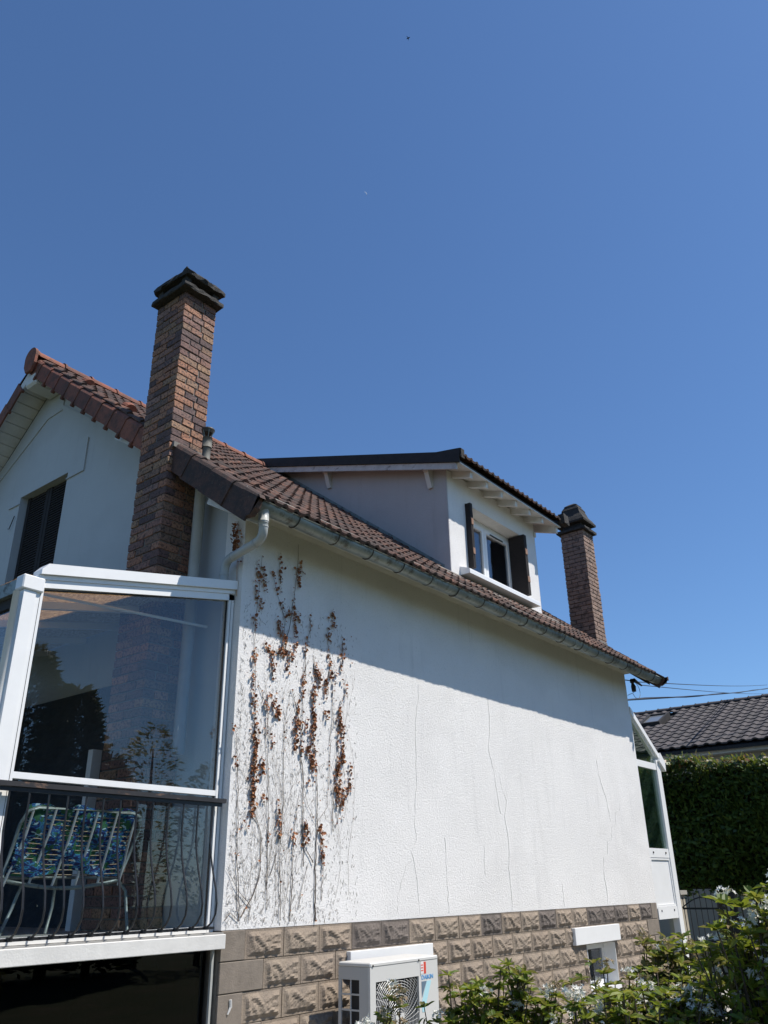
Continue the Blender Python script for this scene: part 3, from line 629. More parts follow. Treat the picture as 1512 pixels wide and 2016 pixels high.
MB().tube([(4.30, 5.60, 1.0), (4.30, 5.60, 3.62)], .052, 14).build('vent_pipe', M['pvc'], H, smooth=True)
# ---- flue with cowl
FX, FY = 4.325, 5.60
fz = zr(FY)
f = MB(); f.tube([(FX, FY, fz-.05), (FX, FY, fz+.20)], .040, 16); f.tube([(FX, FY, fz+.14), (FX, FY, fz+.25)], .048, 16)
fl = f.build('flue', M['cap'] if False else simple('grey flue pipe', (.13,.125,.105), .7, .25, 12, bump=.002), H, smooth=True)
f = MB(); f.tube([(FX, FY, fz+.245), (FX, FY, fz+.25)], .03, 12)
for k in range(6): th = k*math.pi/3; f.bar((FX+.035*math.cos(th), FY+.035*math.sin(th), fz+.25), (FX+.058*math.cos(th), FY+.058*math.sin(th), fz+.325), .006, .01)
f.build('cowl_strut', M['zinc'], fl)
f = MB(); f.tube([(FX, FY, fz+.30), (FX, FY, fz+.335), (FX, FY, fz+.345)], [.050, .066, .064], 18); f.build('cowl', M['zinc_dark'], fl)

# ---- chimneys
def brickset(kind):
    return MB()
def chimney(X0, X1, Y0, Y1, z0, z1, ch, jt, mat, mort, near_z, nmax, seed):
    rr = random.Random(seed); n = 0
    c = MB().box(X0+.012, X1-.012, Y0+.012, Y1-.012, z0, z1).build('chimney', mort, H)
    cache = {}; st = MB(); bh = ch-jt; dx = X1-X0; dy = Y1-Y0
    nc = int((z1-z0)/ch)
    for r in range(nc-1, -1, -1):
        zt = z1-(nc-1-r)*ch; zb_ = zt-bh; L = []
        def S(a, b, tot): return (a, b)
        if r % 2 == 0:
            L += [(X0, X0+.11, Y0, Y0+dy*.5-jt/2), (X0, X0+.11, Y0+dy*.5+jt/2, Y1)]
            m_ = X0+.11+jt; L += [(m_, m_+(X1-m_)*.5-jt/2, Y0, Y0+.11), (m_+(X1-m_)*.5+jt/2, X1, Y0, Y0+.11)]
        else:
            L += [(X0, X0+dx*.56, Y0, Y0+.11), (X0+dx*.56+jt, X1, Y0, Y0+.11)]
            m_ = Y0+.11+jt; s_ = m_+(Y1-m_)*.66; L += [(X0, X0+.11, m_, s_-jt/2), (X0, X0+.11, s_+jt/2, Y1)]
        B = [(X0+.11+jt, X1, Y1-.11, Y1), (X1-.11, X1, Y0+.11+jt, Y1-.11-jt)]
        for (a, b_, c_, d_) in L:
            jx = [rr.uniform(-.0035, .0035) for _ in range(3)]
            if n < nmax and zt > near_z:
                key = (round(b_-a, 3), round(d_-c_, 3), rr.randrange(2))
                if key not in cache:
                    w_, l_, q = key; mm = MB().cham(-w_/2, w_/2, -l_/2, l_/2, 0, bh, .005)
                    mm.v = [(x+rr.uniform(-.003,.003), y+rr.uniform(-.003,.003), z+rr.uniform(-.002,.002)) for x, y, z in mm.v]
                    cache[key] = mm.mesh('brick', mat)
                put('brick', cache[key], c, ((a+b_)/2+jx[0], (c_+d_)/2+jx[1], zb_+jx[2]*.5), (0, 0, rr.uniform(-.01,.01))); n += 1
            else: st.cham(a+jx[0], b_+jx[0], c_+jx[1], d_+jx[1], zb_, zb_+bh, .004)
        for (a, b_, c_, d_) in B: st.cham(a, b_, c_, d_, zb_, zb_+bh, .004)
    stuff(st.build('brick_courses', mat, c)); return c
ch1 = chimney(4.02, 4.425, 5.77, 6.245, G, 5.69, .0785, .011, M['brick'], M['mortar'], 1.2, 192, 5)
ch2 = chimney(12.78, 13.19, 5.555, 6.0, 2.2, 5.80, .0745, .008, M['brick_far'], M['mortar_dark'], 3.7, 104, 9)
def rough_slab(x0, x1, y0, y1, z0, z1, top_in=0.0, seed=0, nn=9, amp=.008):
    rr = random.Random(seed); m = MB(); n = nn; idx = {}
    lay = [(0.02, z0), (0.0, z0+.008), (0.0, z1 if not top_in else z0+.05)]
    def ring(ins, z):
        pts = []
        for k in range(4*n):
            s_ = k//n; t = (k % n)/n
            p = [(x0+ins+(x1-x0-2*ins)*t, y0+ins), (x1-ins, y0+ins+(y1-y0-2*ins)*t), (x1-ins-(x1-x0-2*ins)*t, y1-ins), (x0+ins, y1-ins-(y1-y0-2*ins)*t)][s_]
            pts.append((p[0]+rr.uniform(-amp,amp), p[1]+rr.uniform(-amp,amp), z+rr.uniform(-amp,amp)*.7))
        return pts
    R = [ring(.0, z0), ring(-.004, z0+(z1-z0)*.25)]
    if top_in: R += [ring(.01, z0+(z1-z0)*.38), ring(top_in*.5, z0+(z1-z0)*.75), ring(top_in, z1)]
    else: R += [ring(.0, z1)]
    k = 4*n
    for r_ in R: m.v += r_
    for j in range(len(R)-1):
        for i in range(k): m.f.append((j*k+i, j*k+(i+1) % k, (j+1)*k+(i+1) % k, (j+1)*k+i)); m.m.append(0)
    m.f.append(tuple(reversed(range(k)))); m.f.append(tuple(range((len(R)-1)*k, len(R)*k))); m.m += [0, 0]
    return m
rough_slab(3.94, 4.455, 5.685, 6.25, 5.692, 5.745, 0, 1).build('cap_slab', M['cap'], ch1)
q = MB()
for a in (3.98, 4.35):
    for c in (5.74, 6.13): q.box(a, a+.07, c, c+.07, 5.743, 5.862)
q.build('cap_pier', M['cap'], ch1)
rough_slab(3.94, 4.455, 5.685, 6.25, 5.855, 6.01, .13, 2, 11, .014).build('cap_top', M['cap'], ch1)
# far chimney head: slab, dark neck, flared pyramid
rough_slab(12.73, 13.23, 5.49, 6.05, 5.80, 5.85, 0, 3, 5).build('cap_slab', M['cap'], ch2)
MB().box(12.82, 13.14, 5.60, 5.95, 5.848, 5.975).build('cap_pier', M['bitumen'], ch2)
m = MB(); R = [(.29,5.965),(.295,6.0),(.25,6.08),(.20,6.15),(.165,6.26),(.17,6.275),(.12,6.36),(.125,6.37),(.05,6.42)]; cx, cy = 12.98, 5.78
for (h, z) in R: m.v += [(cx-h*.88, cy-h, z), (cx+h*.88, cy-h, z), (cx+h*.88, cy+h, z), (cx-h*.88, cy+h, z)]
for j in range(len(R)-1):
    for i in range(4): m.f.append((j*4+i, j*4+(i+1) % 4, (j+1)*4+(i+1) % 4, (j+1)*4+i)); m.m.append(0)
m.f.append((3,2,1,0)); m.f.append(tuple(range(4*len(R)-4, 4*len(R)))); m.m += [0,0]
m.build('cap_top', M['cap'], ch2)
# flashing around the near chimney
MB().box(4.045, 4.44, 5.735, 5.768, zr(5.75)-.02, zr(5.75)+.035).build('flashing', M['mortar'], H)
MB().bar((12.70, 5.50, 3.69), (13.0, 5.50, 3.69), .06, .05).build('flashing', M['mortar'], H)
MB().prism([(5.30, zr(5.30)+.015), (5.50, zr(5.50)+.03), (5.50, zr(5.50)+.06), (5.30, zr(5.30)+.035)], 'x', DX0-.35, DX1+.5).build('apron_flashing', M['mortar'], H)

# ---- dormer
DZ0 = 3.66; DE = (5.12, 5.22); DS = .325; DXL, DXR = 8.12, 11.06     # eave lip, slope, roof edges
def zd(y): return DE[1]+DS*(y-DE[0])
dorm = MB()
OX0, OX1, OZ0, OZ1 = 8.77, 10.33, 3.86, 4.865
dorm.box(DX0+.001, OX0, DY, DY+.22, DZ0, zd(DY)-.12); dorm.box(OX1, DX1, DY, DY+.22, DZ0, zd(DY)-.12)
dorm.box(OX0, OX1, DY, DY+.22, OZ1, zd(DY)-.12); dorm.box(OX0, OX1, DY, DY+.22, DZ0, OZ0)
dormer = dorm.build('dormer', M['stucco'], H)
for nm, xa, xb in (('dormer_side_wall', DX0-.012, DX0), ('dormer_side_wall', DX1, DX1+.012)):
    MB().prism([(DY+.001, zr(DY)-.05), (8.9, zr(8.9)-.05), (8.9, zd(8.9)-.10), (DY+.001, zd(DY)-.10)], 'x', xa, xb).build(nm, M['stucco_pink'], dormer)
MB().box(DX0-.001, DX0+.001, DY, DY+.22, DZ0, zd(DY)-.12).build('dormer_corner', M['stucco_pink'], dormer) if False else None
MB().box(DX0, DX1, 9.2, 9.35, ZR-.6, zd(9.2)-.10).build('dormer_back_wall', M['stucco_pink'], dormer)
MB().prism([(5.6, zr(5.6)+.022), (8.8, zr(8.8)+.022), (8.8, zr(8.8)+.10), (5.6, zr(5.6)+.10)], 'x', DX0-.020, DX0-.0125).build('shadow_band_strip', M['zinc'], dormer)  # zinc strip added along the dark band of the dormer's cast shadow
# boarding, rafters
bd = MB()
for k in range(4):
    y0 = DE[0]+.03+k*.16; 
    bd.prism([(y0, zd(y0)-.085), (y0+.153, zd(y0+.153)-.085), (y0+.153, zd(y0+.153)-.105), (y0, zd(y0)-.105)], 'x', DXL+.04, DXR-.04)
bd.build('eave_boarding', M['white_old'], dormer)
MB().prism([(DE[0]+.03, zd(DE[0]+.03)-.083), (9.45, zd(9.45)-.083), (9.45, zd(9.45)-.06), (DE[0]+.03, zd(DE[0]+.03)-.06)], 'x', DXL+.02, DXR-.02).build('dormer_deck', M['bitumen'], dormer)
for k in range(7):
    x = 8.47+k*.40; yy = DE[0]+.07
    if k == 6: x = 10.93
    MB().prism([(yy, zd(yy)-.106), (DY+.1, zd(DY+.1)-.106), (DY+.1, zd(DY+.1)-.20), (yy+.01, zd(yy)-.195)] if k < 6 else [(yy, zd(yy)-.106), (DY+.6, zd(DY+.6)-.106), (DY+.6, zd(DY+.6)-.22), (yy+.01, zd(yy)-.215)], 'x', x, x+.06).build('rafter', M['white_old'], dormer)
# left barge: white peeling board and black metal edge
MB().prism([(5.20, zd(5.20)-.105), (9.0, zd(9.0)-.105), (9.0, zd(9.0)-.20), (5.20, zd(5.20)-.20)], 'x', DXL+.02, DXL+.05).build('bargeboard', M['white_peel'], dormer)
MB().prism([(5.14, zd(5.14)-.102), (5.11, zd(5.11)+.11), (5.19, zd(5.19)+.10), (5.5, zd(5.5)+.055), (9.5, zd(9.5)+.055), (9.5, zd(9.5)-.25), (9.0, zd(9.0)-.102)], 'x', DXL-.005, DXL+.018).build('roof_edge_flashing', M['bitumen'], dormer)
MB().prism([(5.09, zd(5.09)-.03), (5.09, zd(5.09)+.105), (5.108, zd(5.11)+.11), (5.108, zd(5.11)-.03)], 'x', DXL-.005, DXL+.07).build('corner_cap', M['cap'], dormer)
bds = MB()
for k in range(3):
    pass
for k in range(24):
    y0 = 5.25+k*.15; bds.prism([(y0, zd(y0)-.085), (y0+.144, zd(y0+.144)-.085), (y0+.144, zd(y0+.144)-.103), (y0, zd(y0)-.103)], 'x', DXL+.052, DX0-.001)
bds.build('side_boarding', M['white_peel'], dormer)
# brackets holding the side overhang
for yy in (5.72, 7.62):
    zt = zd(yy)-.106
    MB().prism([(DX0-.003, zt), (DX0-.003, zt-.30), (DX0-.05, zt-.31), (DXL+.10, zt-.08), (DXL+.055, zt-.06), (DXL+.055, zt)], 'y', yy, yy+.07).build('bracket', M['white_old'], dormer)
# dormer tiles: first row pieces by themselves, the rest joined
PD = math.atan(DS)
dt = []
for r in range(12):
    for c in range(int((DXR-DXL-.06)/TW)):
        x = DXL+.05+c*TW; y = DE[0]-.03+r*EXP*math.cos(PD)
        if y+TL > 9.5: continue
        if r == 0: put('roof_tile', tmesh, dormer, (x, y, zd(y)-.01), (PD+random.uniform(-.03,.03), 0, 0))
        else: dt.append((x, y, zd(y)-.01))
bake(tmesh, dt, PD, 'roof_tiles', M['tile'], dormer)
MB().box(DXR-.05, DXR+.0, DE[0]-.06, 8.9, 0, .01).mesh('x', M['bitumen']) if False else None
q = MB(); q.prism([(5.06, zd(5.06)-.03), (8.9, zd(8.9)-.03), (8.9, zd(8.9)+.05), (5.06, zd(5.06)+.05)], 'x', DXR-.04, DXR+.0); q.build('roof_edge_flashing', M['bitumen'], dormer)
rough_slab(DXR-.12, DXR+.06, 5.04, 5.14, zd(5.09)-.05, zd(5.09)+.12, 0, 4, 3, .012).build('corner_cap', M['cap'], dormer)
MB().box(DX1-.02, DX1+.03, DY-.02, DY+.05, 4.98, 5.06).build('corner_block', M['white_old'], dormer)
# window
wn_ = MB(); y0, y1 = DY+.19, DY+.245; wz0, wz1 = OZ0+.0, OZ1-.0
def frame(m, x0, x1, z0, z1, y0, y1, t):
    m.box(x0, x0+t, y0, y1, z0, z1); m.box(x1-t, x1, y0, y1, z0, z1); m.box(x0+t, x1-t, y0, y1, z0, z0+t); m.box(x0+t, x1-t, y0, y1, z1-t, z1)
frame(wn_, OX0+.001, OX1-.001, wz0+.001, wz1-.001, y0+.031, y1+.04, .05)
wn_.box(OX0+.001, OX1-.001, y0+.02, y0+.03, wz1-.085, wz1-.005)
wn_ = wn_.build('dormer_window', M['upvc'], H)
MB().box(OX0+.002, OX1-.002, DY+.004, DY+.188, OZ1-.004, OZ1-.001).build('lintel_board', M['white_old'], wn_)
xm = (OX0+OX1)/2
for a, c in ((OX0+.052, xm-.003), (xm+.003, OX1-.052)):
    s = MB(); frame(s, a, c, wz0+.055, wz1-.09, y0+.0, y0+.055, .06); s = s.build('sash', M['upvc'], wn_)
    MB().box(a+.058, c-.058, y0+.025, y0+.031, wz0+.113, wz1-.148).build('pane', M['glass_dark'], wn_)
MB().box(xm+.16, xm+.52, y0-.010, y0-.001, wz1-.145, wz1-.125).build('vent_slot', M['bitumen'], wn_)
# curtain and room behind the glass
MB().box(OX0-.3, OX1+.3, y0+1.4, y0+1.45, 3.6, 5.1).build('room_wall', M['dark_in'], wn_)
cu = MB()
for k in range(12): cu.box(OX0+.05+k*.03, OX0+.075+k*.03, y0+.12+.01*(k % 2), y0+.125+.01*(k % 2), OZ0, OZ1-.2)
for k in range(8): cu.box(xm+.05+k*.03, xm+.075+k*.03, y0+.12+.01*(k % 2), y0+.125+.01*(k % 2), OZ0, OZ1-.2)
cu.build('curtain', simple('blue grey curtain', (.34,.42,.55), .8, .1, 9), wn_)
# shutters folded against the reveals
for xa, xb in ((OX0+.001, OX0+.060), (OX1-.075, OX1-.001)):
    s = MB()
    for k in range(2): s.cham(xa+k*(xb-xa)*.52, xa+(xb-xa)*(.48+k*.52), DY-.085, DY+.185, OZ0+.02, OZ1-.02, .003)
    s = s.build('shutter', M['shutter'], wn_)
    for zz in (4.08, 4.52): MB().box(xa+.005, xb-.005, DY-.093, DY-.086, zz, zz+.09).build('hinge', M['hinge'], s)
# sill
MB().prism([(DY-.002, OZ0-.012), (DY-.15, OZ0-.07), (DY-.155, OZ0-.08), (DY-.155, OZ0-.135), (DY-.002, OZ0-.135)], 'x', 8.55, 10.45).build('sill', M['white'], wn_)
# ------------------------------------------------------------ left conservatory (veranda)
random.seed(3)
ver = thing('conservatory', 'white glazed veranda on a raised slab at the left gable, brick chimney seen through it', 'conservatory', (3.5, 6.5, G))
YP = 5.20; VX0, VX1 = 2.67, 4.435; VF = -.285
def vz(x): return 1.965+(x-VX0)*.197       # underside of the sloping head
m = MB()
# slab
m.box(1.6, VX1-.002, 5.06, 8.9, -.385, VF); slab = m.build('slab', M['brass'], ver)
MB().cham(1.6, VX1+.0, 5.035, 5.058, -.39, -.295, .004).build('slab_edge', M['white_old'], ver)
# corner post: two profiles
m = MB(); m.box(VX0-.10, VX0-.012, YP-.03, YP+.05, VF, 1.88); m.build('corner_post', M['white'], ver)
MB().cham(VX0-.125, VX0+.035, YP-.045, YP+.06, 1.882, 1.985, .008).build('post_head', M['white'], ver)
MB().tube([(VX0-.135, YP-.0, VF), (VX0-.135, YP-.0, 1.86)], .022, 12).build('rain_pipe', M['white'], ver, smooth=True)
m = MB(); m.box(VX0-.008, VX0+.045, YP-.02, YP+.04, VF, vz(VX0)); m.build('side_frame', M['white'], ver)
m = MB(); m.box(VX1-.06, VX1-.004, YP-.02, YP+.04, VF, vz(VX1)); m.build('side_frame', M['white'], ver)
# sloping head: glazing bead, then roof bar with chamfered nose
def slopebar(x0, x1, dz0, dz1, y0, y1, name, mat, nose=0):
    P = [(x0, vz(x0)+dz0), (x1, vz(x1)+dz0), (x1, vz(x1)+dz1), (x0+nose, vz(x0+nose)+dz1)]
    if nose: P.append((x0, vz(x0)+dz0+(dz1-dz0)*.45))
    return MB().prism(P, 'y', y0, y1).build(name, mat, ver)
slopebar(VX0+.045, VX1-.004, -.045, .012, YP-.02, YP+.04, 'head_bead', M['white'])
slopebar(VX0-.02, VX1-.004, .013, .045, YP-.03, YP+.045, 'head_rail', M['white'])
slopebar(VX0-.01, VX1+.0, .047, .125, YP-.055, YP+.06, 'roof_bar', M['white'], .045)
# mid transom (window bottom) and panes
m = MB(); m.box(VX0+.046, VX1-.061, YP-.018, YP+.038, .66, .70); m.build('transom', M['white'], ver)
MB().prism([(VX0+.046, .701), (VX1-.061, .701), (VX1-.061, vz(VX1)-.046), (VX0+.046, vz(VX0)-.046)], 'y', YP+.008, YP+.013).build('pane', M['glass'], ver)
MB().box(VX0+.046, VX1-.061, YP+.008, YP+.013, VF+.04, .659).build('pane', M['glass'], ver)
MB().box(VX0+.046, VX1-.061, YP-.018, YP+.038, VF, VF+.038).build('bottom_rail', M['white'], ver)
gk = MB(); gk.prism([(VX0+.046, vz(VX0)-.056), (VX1-.061, vz(VX1)-.056), (VX1-.061, vz(VX1)-.0465), (VX0+.046, vz(VX0)-.0465)], 'y', YP-.004, YP+.006)
gk.box(VX1-.073, VX1-.0615, YP-.004, YP+.006, .702, vz(VX1)-.058); gk.box(VX1-.073, VX1-.0615, YP-.004, YP+.006, VF+.04, .658); gk.box(VX0+.0465, VX0+.053, YP-.004, YP+.006, .702, vz(VX0)-.058)
stuff(gk.build('gasket', M['bitumen'], ver))
gl_ = MB(); gl_.box(VX0-.0115, VX0-.0085, YP-.022, YP-.0, VF, 1.88); gl_.box(VX0+.022, VX0+.025, YP-.0215, YP-.0195, VF, 1.95); gl_.box(VX1-.036, VX1-.033, YP-.0215, YP-.0195, VF, 2.28); stuff(gl_.build('profile_groove', M['zinc_dark'], ver))
# front (facing away left): beam, posts, panes
MB().box(VX0-.11, VX0-.0, YP+.062, 8.9, 1.875, 1.975).build('front_beam', M['zinc'], ver)
MB().box(VX0-.07, VX0-.02, YP+.062, 8.9, 1.80, 1.873).build('front_head', M['bitumen'], ver)
for yy in (6.4, 7.6, 8.82): MB().box(VX0-.08, VX0-.02, yy, yy+.06, VF, 1.80).build('front_post', M['white'], ver)
for a, c in ((YP+.055, 6.398), (6.462, 7.598), (7.662, 8.818)): MB().box(VX0-.052, VX0-.047, a, c, VF, 1.798).build('pane', M['glass'], ver)
MB().box(VX0-.08, VX0-.02, YP+.055, 8.9, VF-.0, VF+.04).build('front_sill', M['white'], ver) if False else None
# back end
MB().box(VX0-.02, VX1-.002, 8.84, 8.9, VF, vz(VX0)).build('end_wall', M['stucco_side'], ver)
# roof panels and rafters
def roofpanel(y0, y1):
    return MB().prism([(VX0-.06, vz(VX0-.06)+.055), (VX1-.004, vz(VX1)+.055), (VX1-.004, vz(VX1)+.065), (VX0-.06, vz(VX0-.06)+.065)], 'y', y0, y1)
for k in range(5): roofpanel(YP+.062+k*.73, YP+.05+(k+1)*.73).build('roof_panel', M['poly'], ver)
for k in range(1, 5):
    MB().prism([(VX0-.02, vz(VX0-.02)-.01), (VX1-.004, vz(VX1)-.01), (VX1-.004, vz(VX1)+.05), (VX0-.02, vz(VX0-.02)+.05)], 'y', YP+.03+k*.73, YP+.075+k*.73).build('roof_rafter', M['white'], ver)
MB().tube([(VX0+.08, 5.5, 1.99), (VX1-.02, 5.5, 2.09)], .012, 8).build('tie_rod', M['white'], ver)
MB().box(4.12, 4.21, 6.55, 6.62, VF, 1.13).build('inner_jamb', M['upvc'], ver)
# dark sheet put in for the dim opening inside; its darkness is painted
MB().box(XL-.03, XL-.001, 6.7, 8.83, VF, 1.78).build('inner_dark_sheet', simple('dark inner sheet', (.045,.05,.06), .9, .3, 5), ver)
# space under the slab; walls and pane are added to keep it dark
MB().box(1.62, 1.72, 5.1, 8.9, G, -.386).build('added_dark_wall', M['dark_wall'], ver)  # added wall that blocks sky light from the left
MB().box(1.72, XL-.001, 8.7, 8.9, G, -.386).build('added_dark_wall', M['dark_wall'], ver)
MB().tube([(4.35, 5.42, G), (4.35, 5.42, -.386)], .04, 12).build('drain_pipe', M['pvc'], ver, smooth=True)
MB().tube([(4.20, 5.62, -.386), (4.20, 5.60, -.50), (4.23, 5.60, -.56)], .05, 12).build('drain_pipe', M['pvc'], ver, smooth=True)
MB().box(4.405, 4.425, 5.14, 5.16, G, -.386).build('cable_duct', M['pvc'], ver)
MB().box(1.72, 4.40, 5.20, 5.206, G, -.386).build('added_dark_pane', M['glass_black'], ver)  # dark glazing added to cut the light reaching the space behind
# balcony railing with bellied bars
rl = thing('balcony_railing', 'black wrought iron railing with bellied bars in front of the veranda glass', 'railing', (3.5, 5.1, VF))
m = MB().box(1.6, VX1-.03, 5.085, 5.135, .602, .632); m.build('handrail', M['rail'], rl)
MB().box(1.6, VX1-.06, 5.10, 5.12, .575, .600).build('top_rail', M['black_metal'], rl)
MB().box(1.6, VX1-.06, 5.10, 5.135, -.262, -.245).build('bottom_rail', M['black_metal'], rl)
bp = [(5.11,.575),(5.11,.45),(5.108,.34),(5.085,.22),(5.045,.10),(5.005,.0),(4.985,-.09),(4.992,-.16),(5.03,-.215),(5.08,-.245),(5.115,-.25)]
bm_ = MB(); bm_.tube([(0, y, z) for y, z in bp], .0068, 6); bm_.cham(-.016, .016, 5.07, 5.10, -.262, -.236, .003)
bme = bm_.mesh('baluster', M['black_metal'], (0, 5.11, 0))
x = 4.288
while x > 1.65: put('baluster', bme, rl, (x, 5.11, 0), (0, 0, random.uniform(-.05,.05))); x -= .1345
# chair inside
CX, CY = 3.43, 5.62
ch = thing('garden_chair', 'tubular metal garden chair with cord back behind the veranda railing', 'chair', (CX, CY, VF))
def arc(x0, x1, y, z, n=9, sag=.03, ys=.0): return [(x0+(x1-x0)*i/(n-1), y+ys*math.sin(math.pi*i/(n-1)), z-sag*math.sin(math.pi*i/(n-1))) for i in range(n)]
top = [(CX-.44, CY, .10), (CX-.43, CY-.10, .42), (CX-.40, CY-.13, .50), (CX-.34, CY-.14, .525), (CX+.42, CY-.14, .525), (CX+.49, CY-.13, .50), (CX+.51, CY-.11, .42), (CX+.46, CY, .10)]
MB().tube(top, .012, 8).build('back_frame', M['zinc'], ch, smooth=True)
MB().tube(arc(CX-.44, CX+.46, CY, .075, 11, .05, -.02), .013, 8).build('seat_rail', M['zinc'], ch, smooth=True)
m = MB(); m.tube([(CX-.44, CY, .08), (CX-.46, CY+.5, .10), (CX-.38, CY+.56, .10), (CX+.42, CY+.56, .10), (CX+.48, CY+.5, .10), (CX+.46, CY, .08)], .011, 8); m.build('seat_frame', M['zinc'], ch, smooth=True)
for pts in ([(CX+.46,CY,.06),(CX+.50,CY-.03,.0),(CX+.53,CY-.06,-.27)], [(CX-.30,CY,.04),(CX-.36,CY-.03,-.1),(CX-.44,CY-.06,-.27)], [(CX+.22,CY+.45,.09),(CX+.20,CY+.42,-.1),(CX+.16,CY+.40,-.27)], [(CX-.34,CY+.45,.09),(CX-.38,CY+.46,-.1),(CX-.42,CY+.48,-.27)]):
    MB().tube(pts, .011, 8).build('leg', M['zinc'], ch, smooth=True)
for k in range(6):
    t = k/5; xt = CX-.37+t*.82; xb_ = CX-.43+t*.88
    MB().tube([(xt, CY-.14, .52), (xt-.01, CY-.10, .35), (xb_, CY-.0, .04)], .0085, 6).build('back_rod', M['ring'], ch)
cord = simple('straw coloured cord', (.42,.30,.18), .6, .2, 40)
m = MB()
for k in range(13):
    z = .12+k*.031; yy = CY-.005-(z-.08)*.27; m.tube(arc(CX-.43+.004*k, CX+.46, yy, z, 7, .012), .0028, 4)
m.build('cord', cord, ch)
# cloth over the chair, rumpled
nx, nz = 36, 16; m = MB(); rr = random.Random(4)
for j in range(nz+1):
    for i in range(nx+1):
        u = i/nx; v = j/nz; z = .545-v*.43-.02*math.sin(u*9)*v; x = CX-.40+u*.86-.03*v
        yy = CY-.105+.035-(z-.3)*.25+.014*math.sin(u*31+v*5)+.012*math.sin(u*13-v*11)
        if j == 0: z += .012*math.sin(u*17)
        m.v.append((x, yy, z+rr.uniform(-.006,.006)))
for j in range(nz):
    for i in range(nx): m.f.append((j*(nx+1)+i, j*(nx+1)+i+1, (j+1)*(nx+1)+i+1, (j+1)*(nx+1)+i)); m.m.append(0)
n0 = len(m.v); m.v += [(x, y+.03, z) for x, y, z in m.v]; m.f += [tuple(i+n0 for i in reversed(f)) for f in list(m.f)]; m.m += [0]*(len(m.f)-len(m.m))
tag(m.build('chair_cloth', M['cloth'], None, smooth=True), 'rumpled blue and green printed cloth draped over the garden chair', 'cloth')

# ------------------------------------------------------------ right conservatory
cr = thing('porch_conservatory', 'narrow white glazed lean-to at the far right end of the cracked wall', 'conservatory', (13.2, 7.0, G))
Y2 = 5.12; a0, a1 = XR+.02, 13.62
def cz(x): return 2.47-(x-12.65)*.672
def zbar(x0, x1, z0, z1, y0, y1, name, mat=M['white'], par=cr): return MB().box(x0, x1, y0, y1, z0, z1).build(name, mat, par)
zbar(a0, a0+.05, -.36, cz(a0)-.02, Y2-.0, Y2+.06, 'wall_post')
zbar(13.46, 13.62, G, 1.80, Y2-.01, Y2+.09, 'corner_post')
MB().prism([(a0, cz(a0)-.03), (13.72, cz(13.72)-.03), (13.72, cz(13.72)+.06), (a0, cz(a0)+.07)], 'y', Y2-.03, Y2+.07).build('roof_bar', M['white'], cr)
MB().prism([(13.52, cz(13.52)-.10), (13.74, cz(13.74)-.10), (13.76, cz(13.74)+.05), (13.60, cz(13.6)+.09)], 'y', Y2-.05, Y2+.10).build('roof_nose', M['white'], cr)
MB().prism([(a0+.05, cz(a0+.05)-.065), (13.46, cz(13.46)-.065), (13.46, cz(13.46)-.031), (a0+.05, cz(a0+.05)-.031)], 'y', Y2+.0, Y2+.05).build('head_bead', M['white'], cr)
zbar(a0+.051, 13.459, 1.64, 1.74, Y2+.0, Y2+.055, 'transom')
zbar(a0+.051, 13.459, .33, .46, Y2+.0, Y2+.055, 'transom')
zbar(a0+.051, 13.459, -.50, -.34, Y2-.005, Y2+.06, 'bottom_rail')
p_ = zbar(a0+.08, 13.43, -.31, .31, Y2+.02, Y2+.045, 'infill_panel')
fr = MB(); frame(fr, a0+.052, 13.458, -.338, .328, Y2+.005, Y2+.05, .03); fr.build('panel_frame', M['white'], cr)
for xx, zz in ((12.83,.40),(13.32,.40),(12.83,-.39),(13.32,-.39)): MB().tube([(xx, Y2-.012, zz), (xx, Y2+.0, zz)], .014, 8).build('screw_cap', M['bitumen'], cr)
MB().prism([(a0+.051, 1.741), (13.459, 1.741), (13.459, cz(13.459)-.066), (a0+.051, cz(a0+.051)-.066)], 'y', Y2+.025, Y2+.031).build('pane', M['glass_green'], cr)
zbar(a0+.051, 13.459, .461, 1.639, Y2+.025, Y2+.031, 'pane', M['glass_green'])
zbar(13.30, 13.36, .46, 1.64, Y2+.6, Y2+.66, 'inner_post', M['upvc'])
zbar(13.50, 13.56, -.5, 1.75, 6.4, 6.46, 'outer_post'); zbar(13.50, 13.56, -.5, 1.75, 7.9, 7.96, 'outer_post')
MB().prism([(XR+.02, cz(XR)+.0), (13.70, cz(13.7)+.0), (13.70, cz(13.7)+.01), (XR+.02, cz(XR)+.01)], 'y', Y2+.075, 8.0).build('roof_panel', M['glass_green'], cr)
zbar(XR+.003, 13.6, -.5, -.40, Y2+.07, 8.0, 'floor_slab', M['brass'])
zbar(13.56, 13.565, -.40, 1.75, Y2+.1, 7.9, 'pane', M['glass_green'])
MB().tube([(13.22, 5.45, G), (13.22, 5.45, -.52)], .05, 12).build('drain_pipe', M['pvc'], cr, smooth=True)
MB().tube([(13.22, 5.45, -.70), (13.22, 5.45, -.66)], .062, 12).build('pipe_collar', M['pvc'], cr, smooth=True)
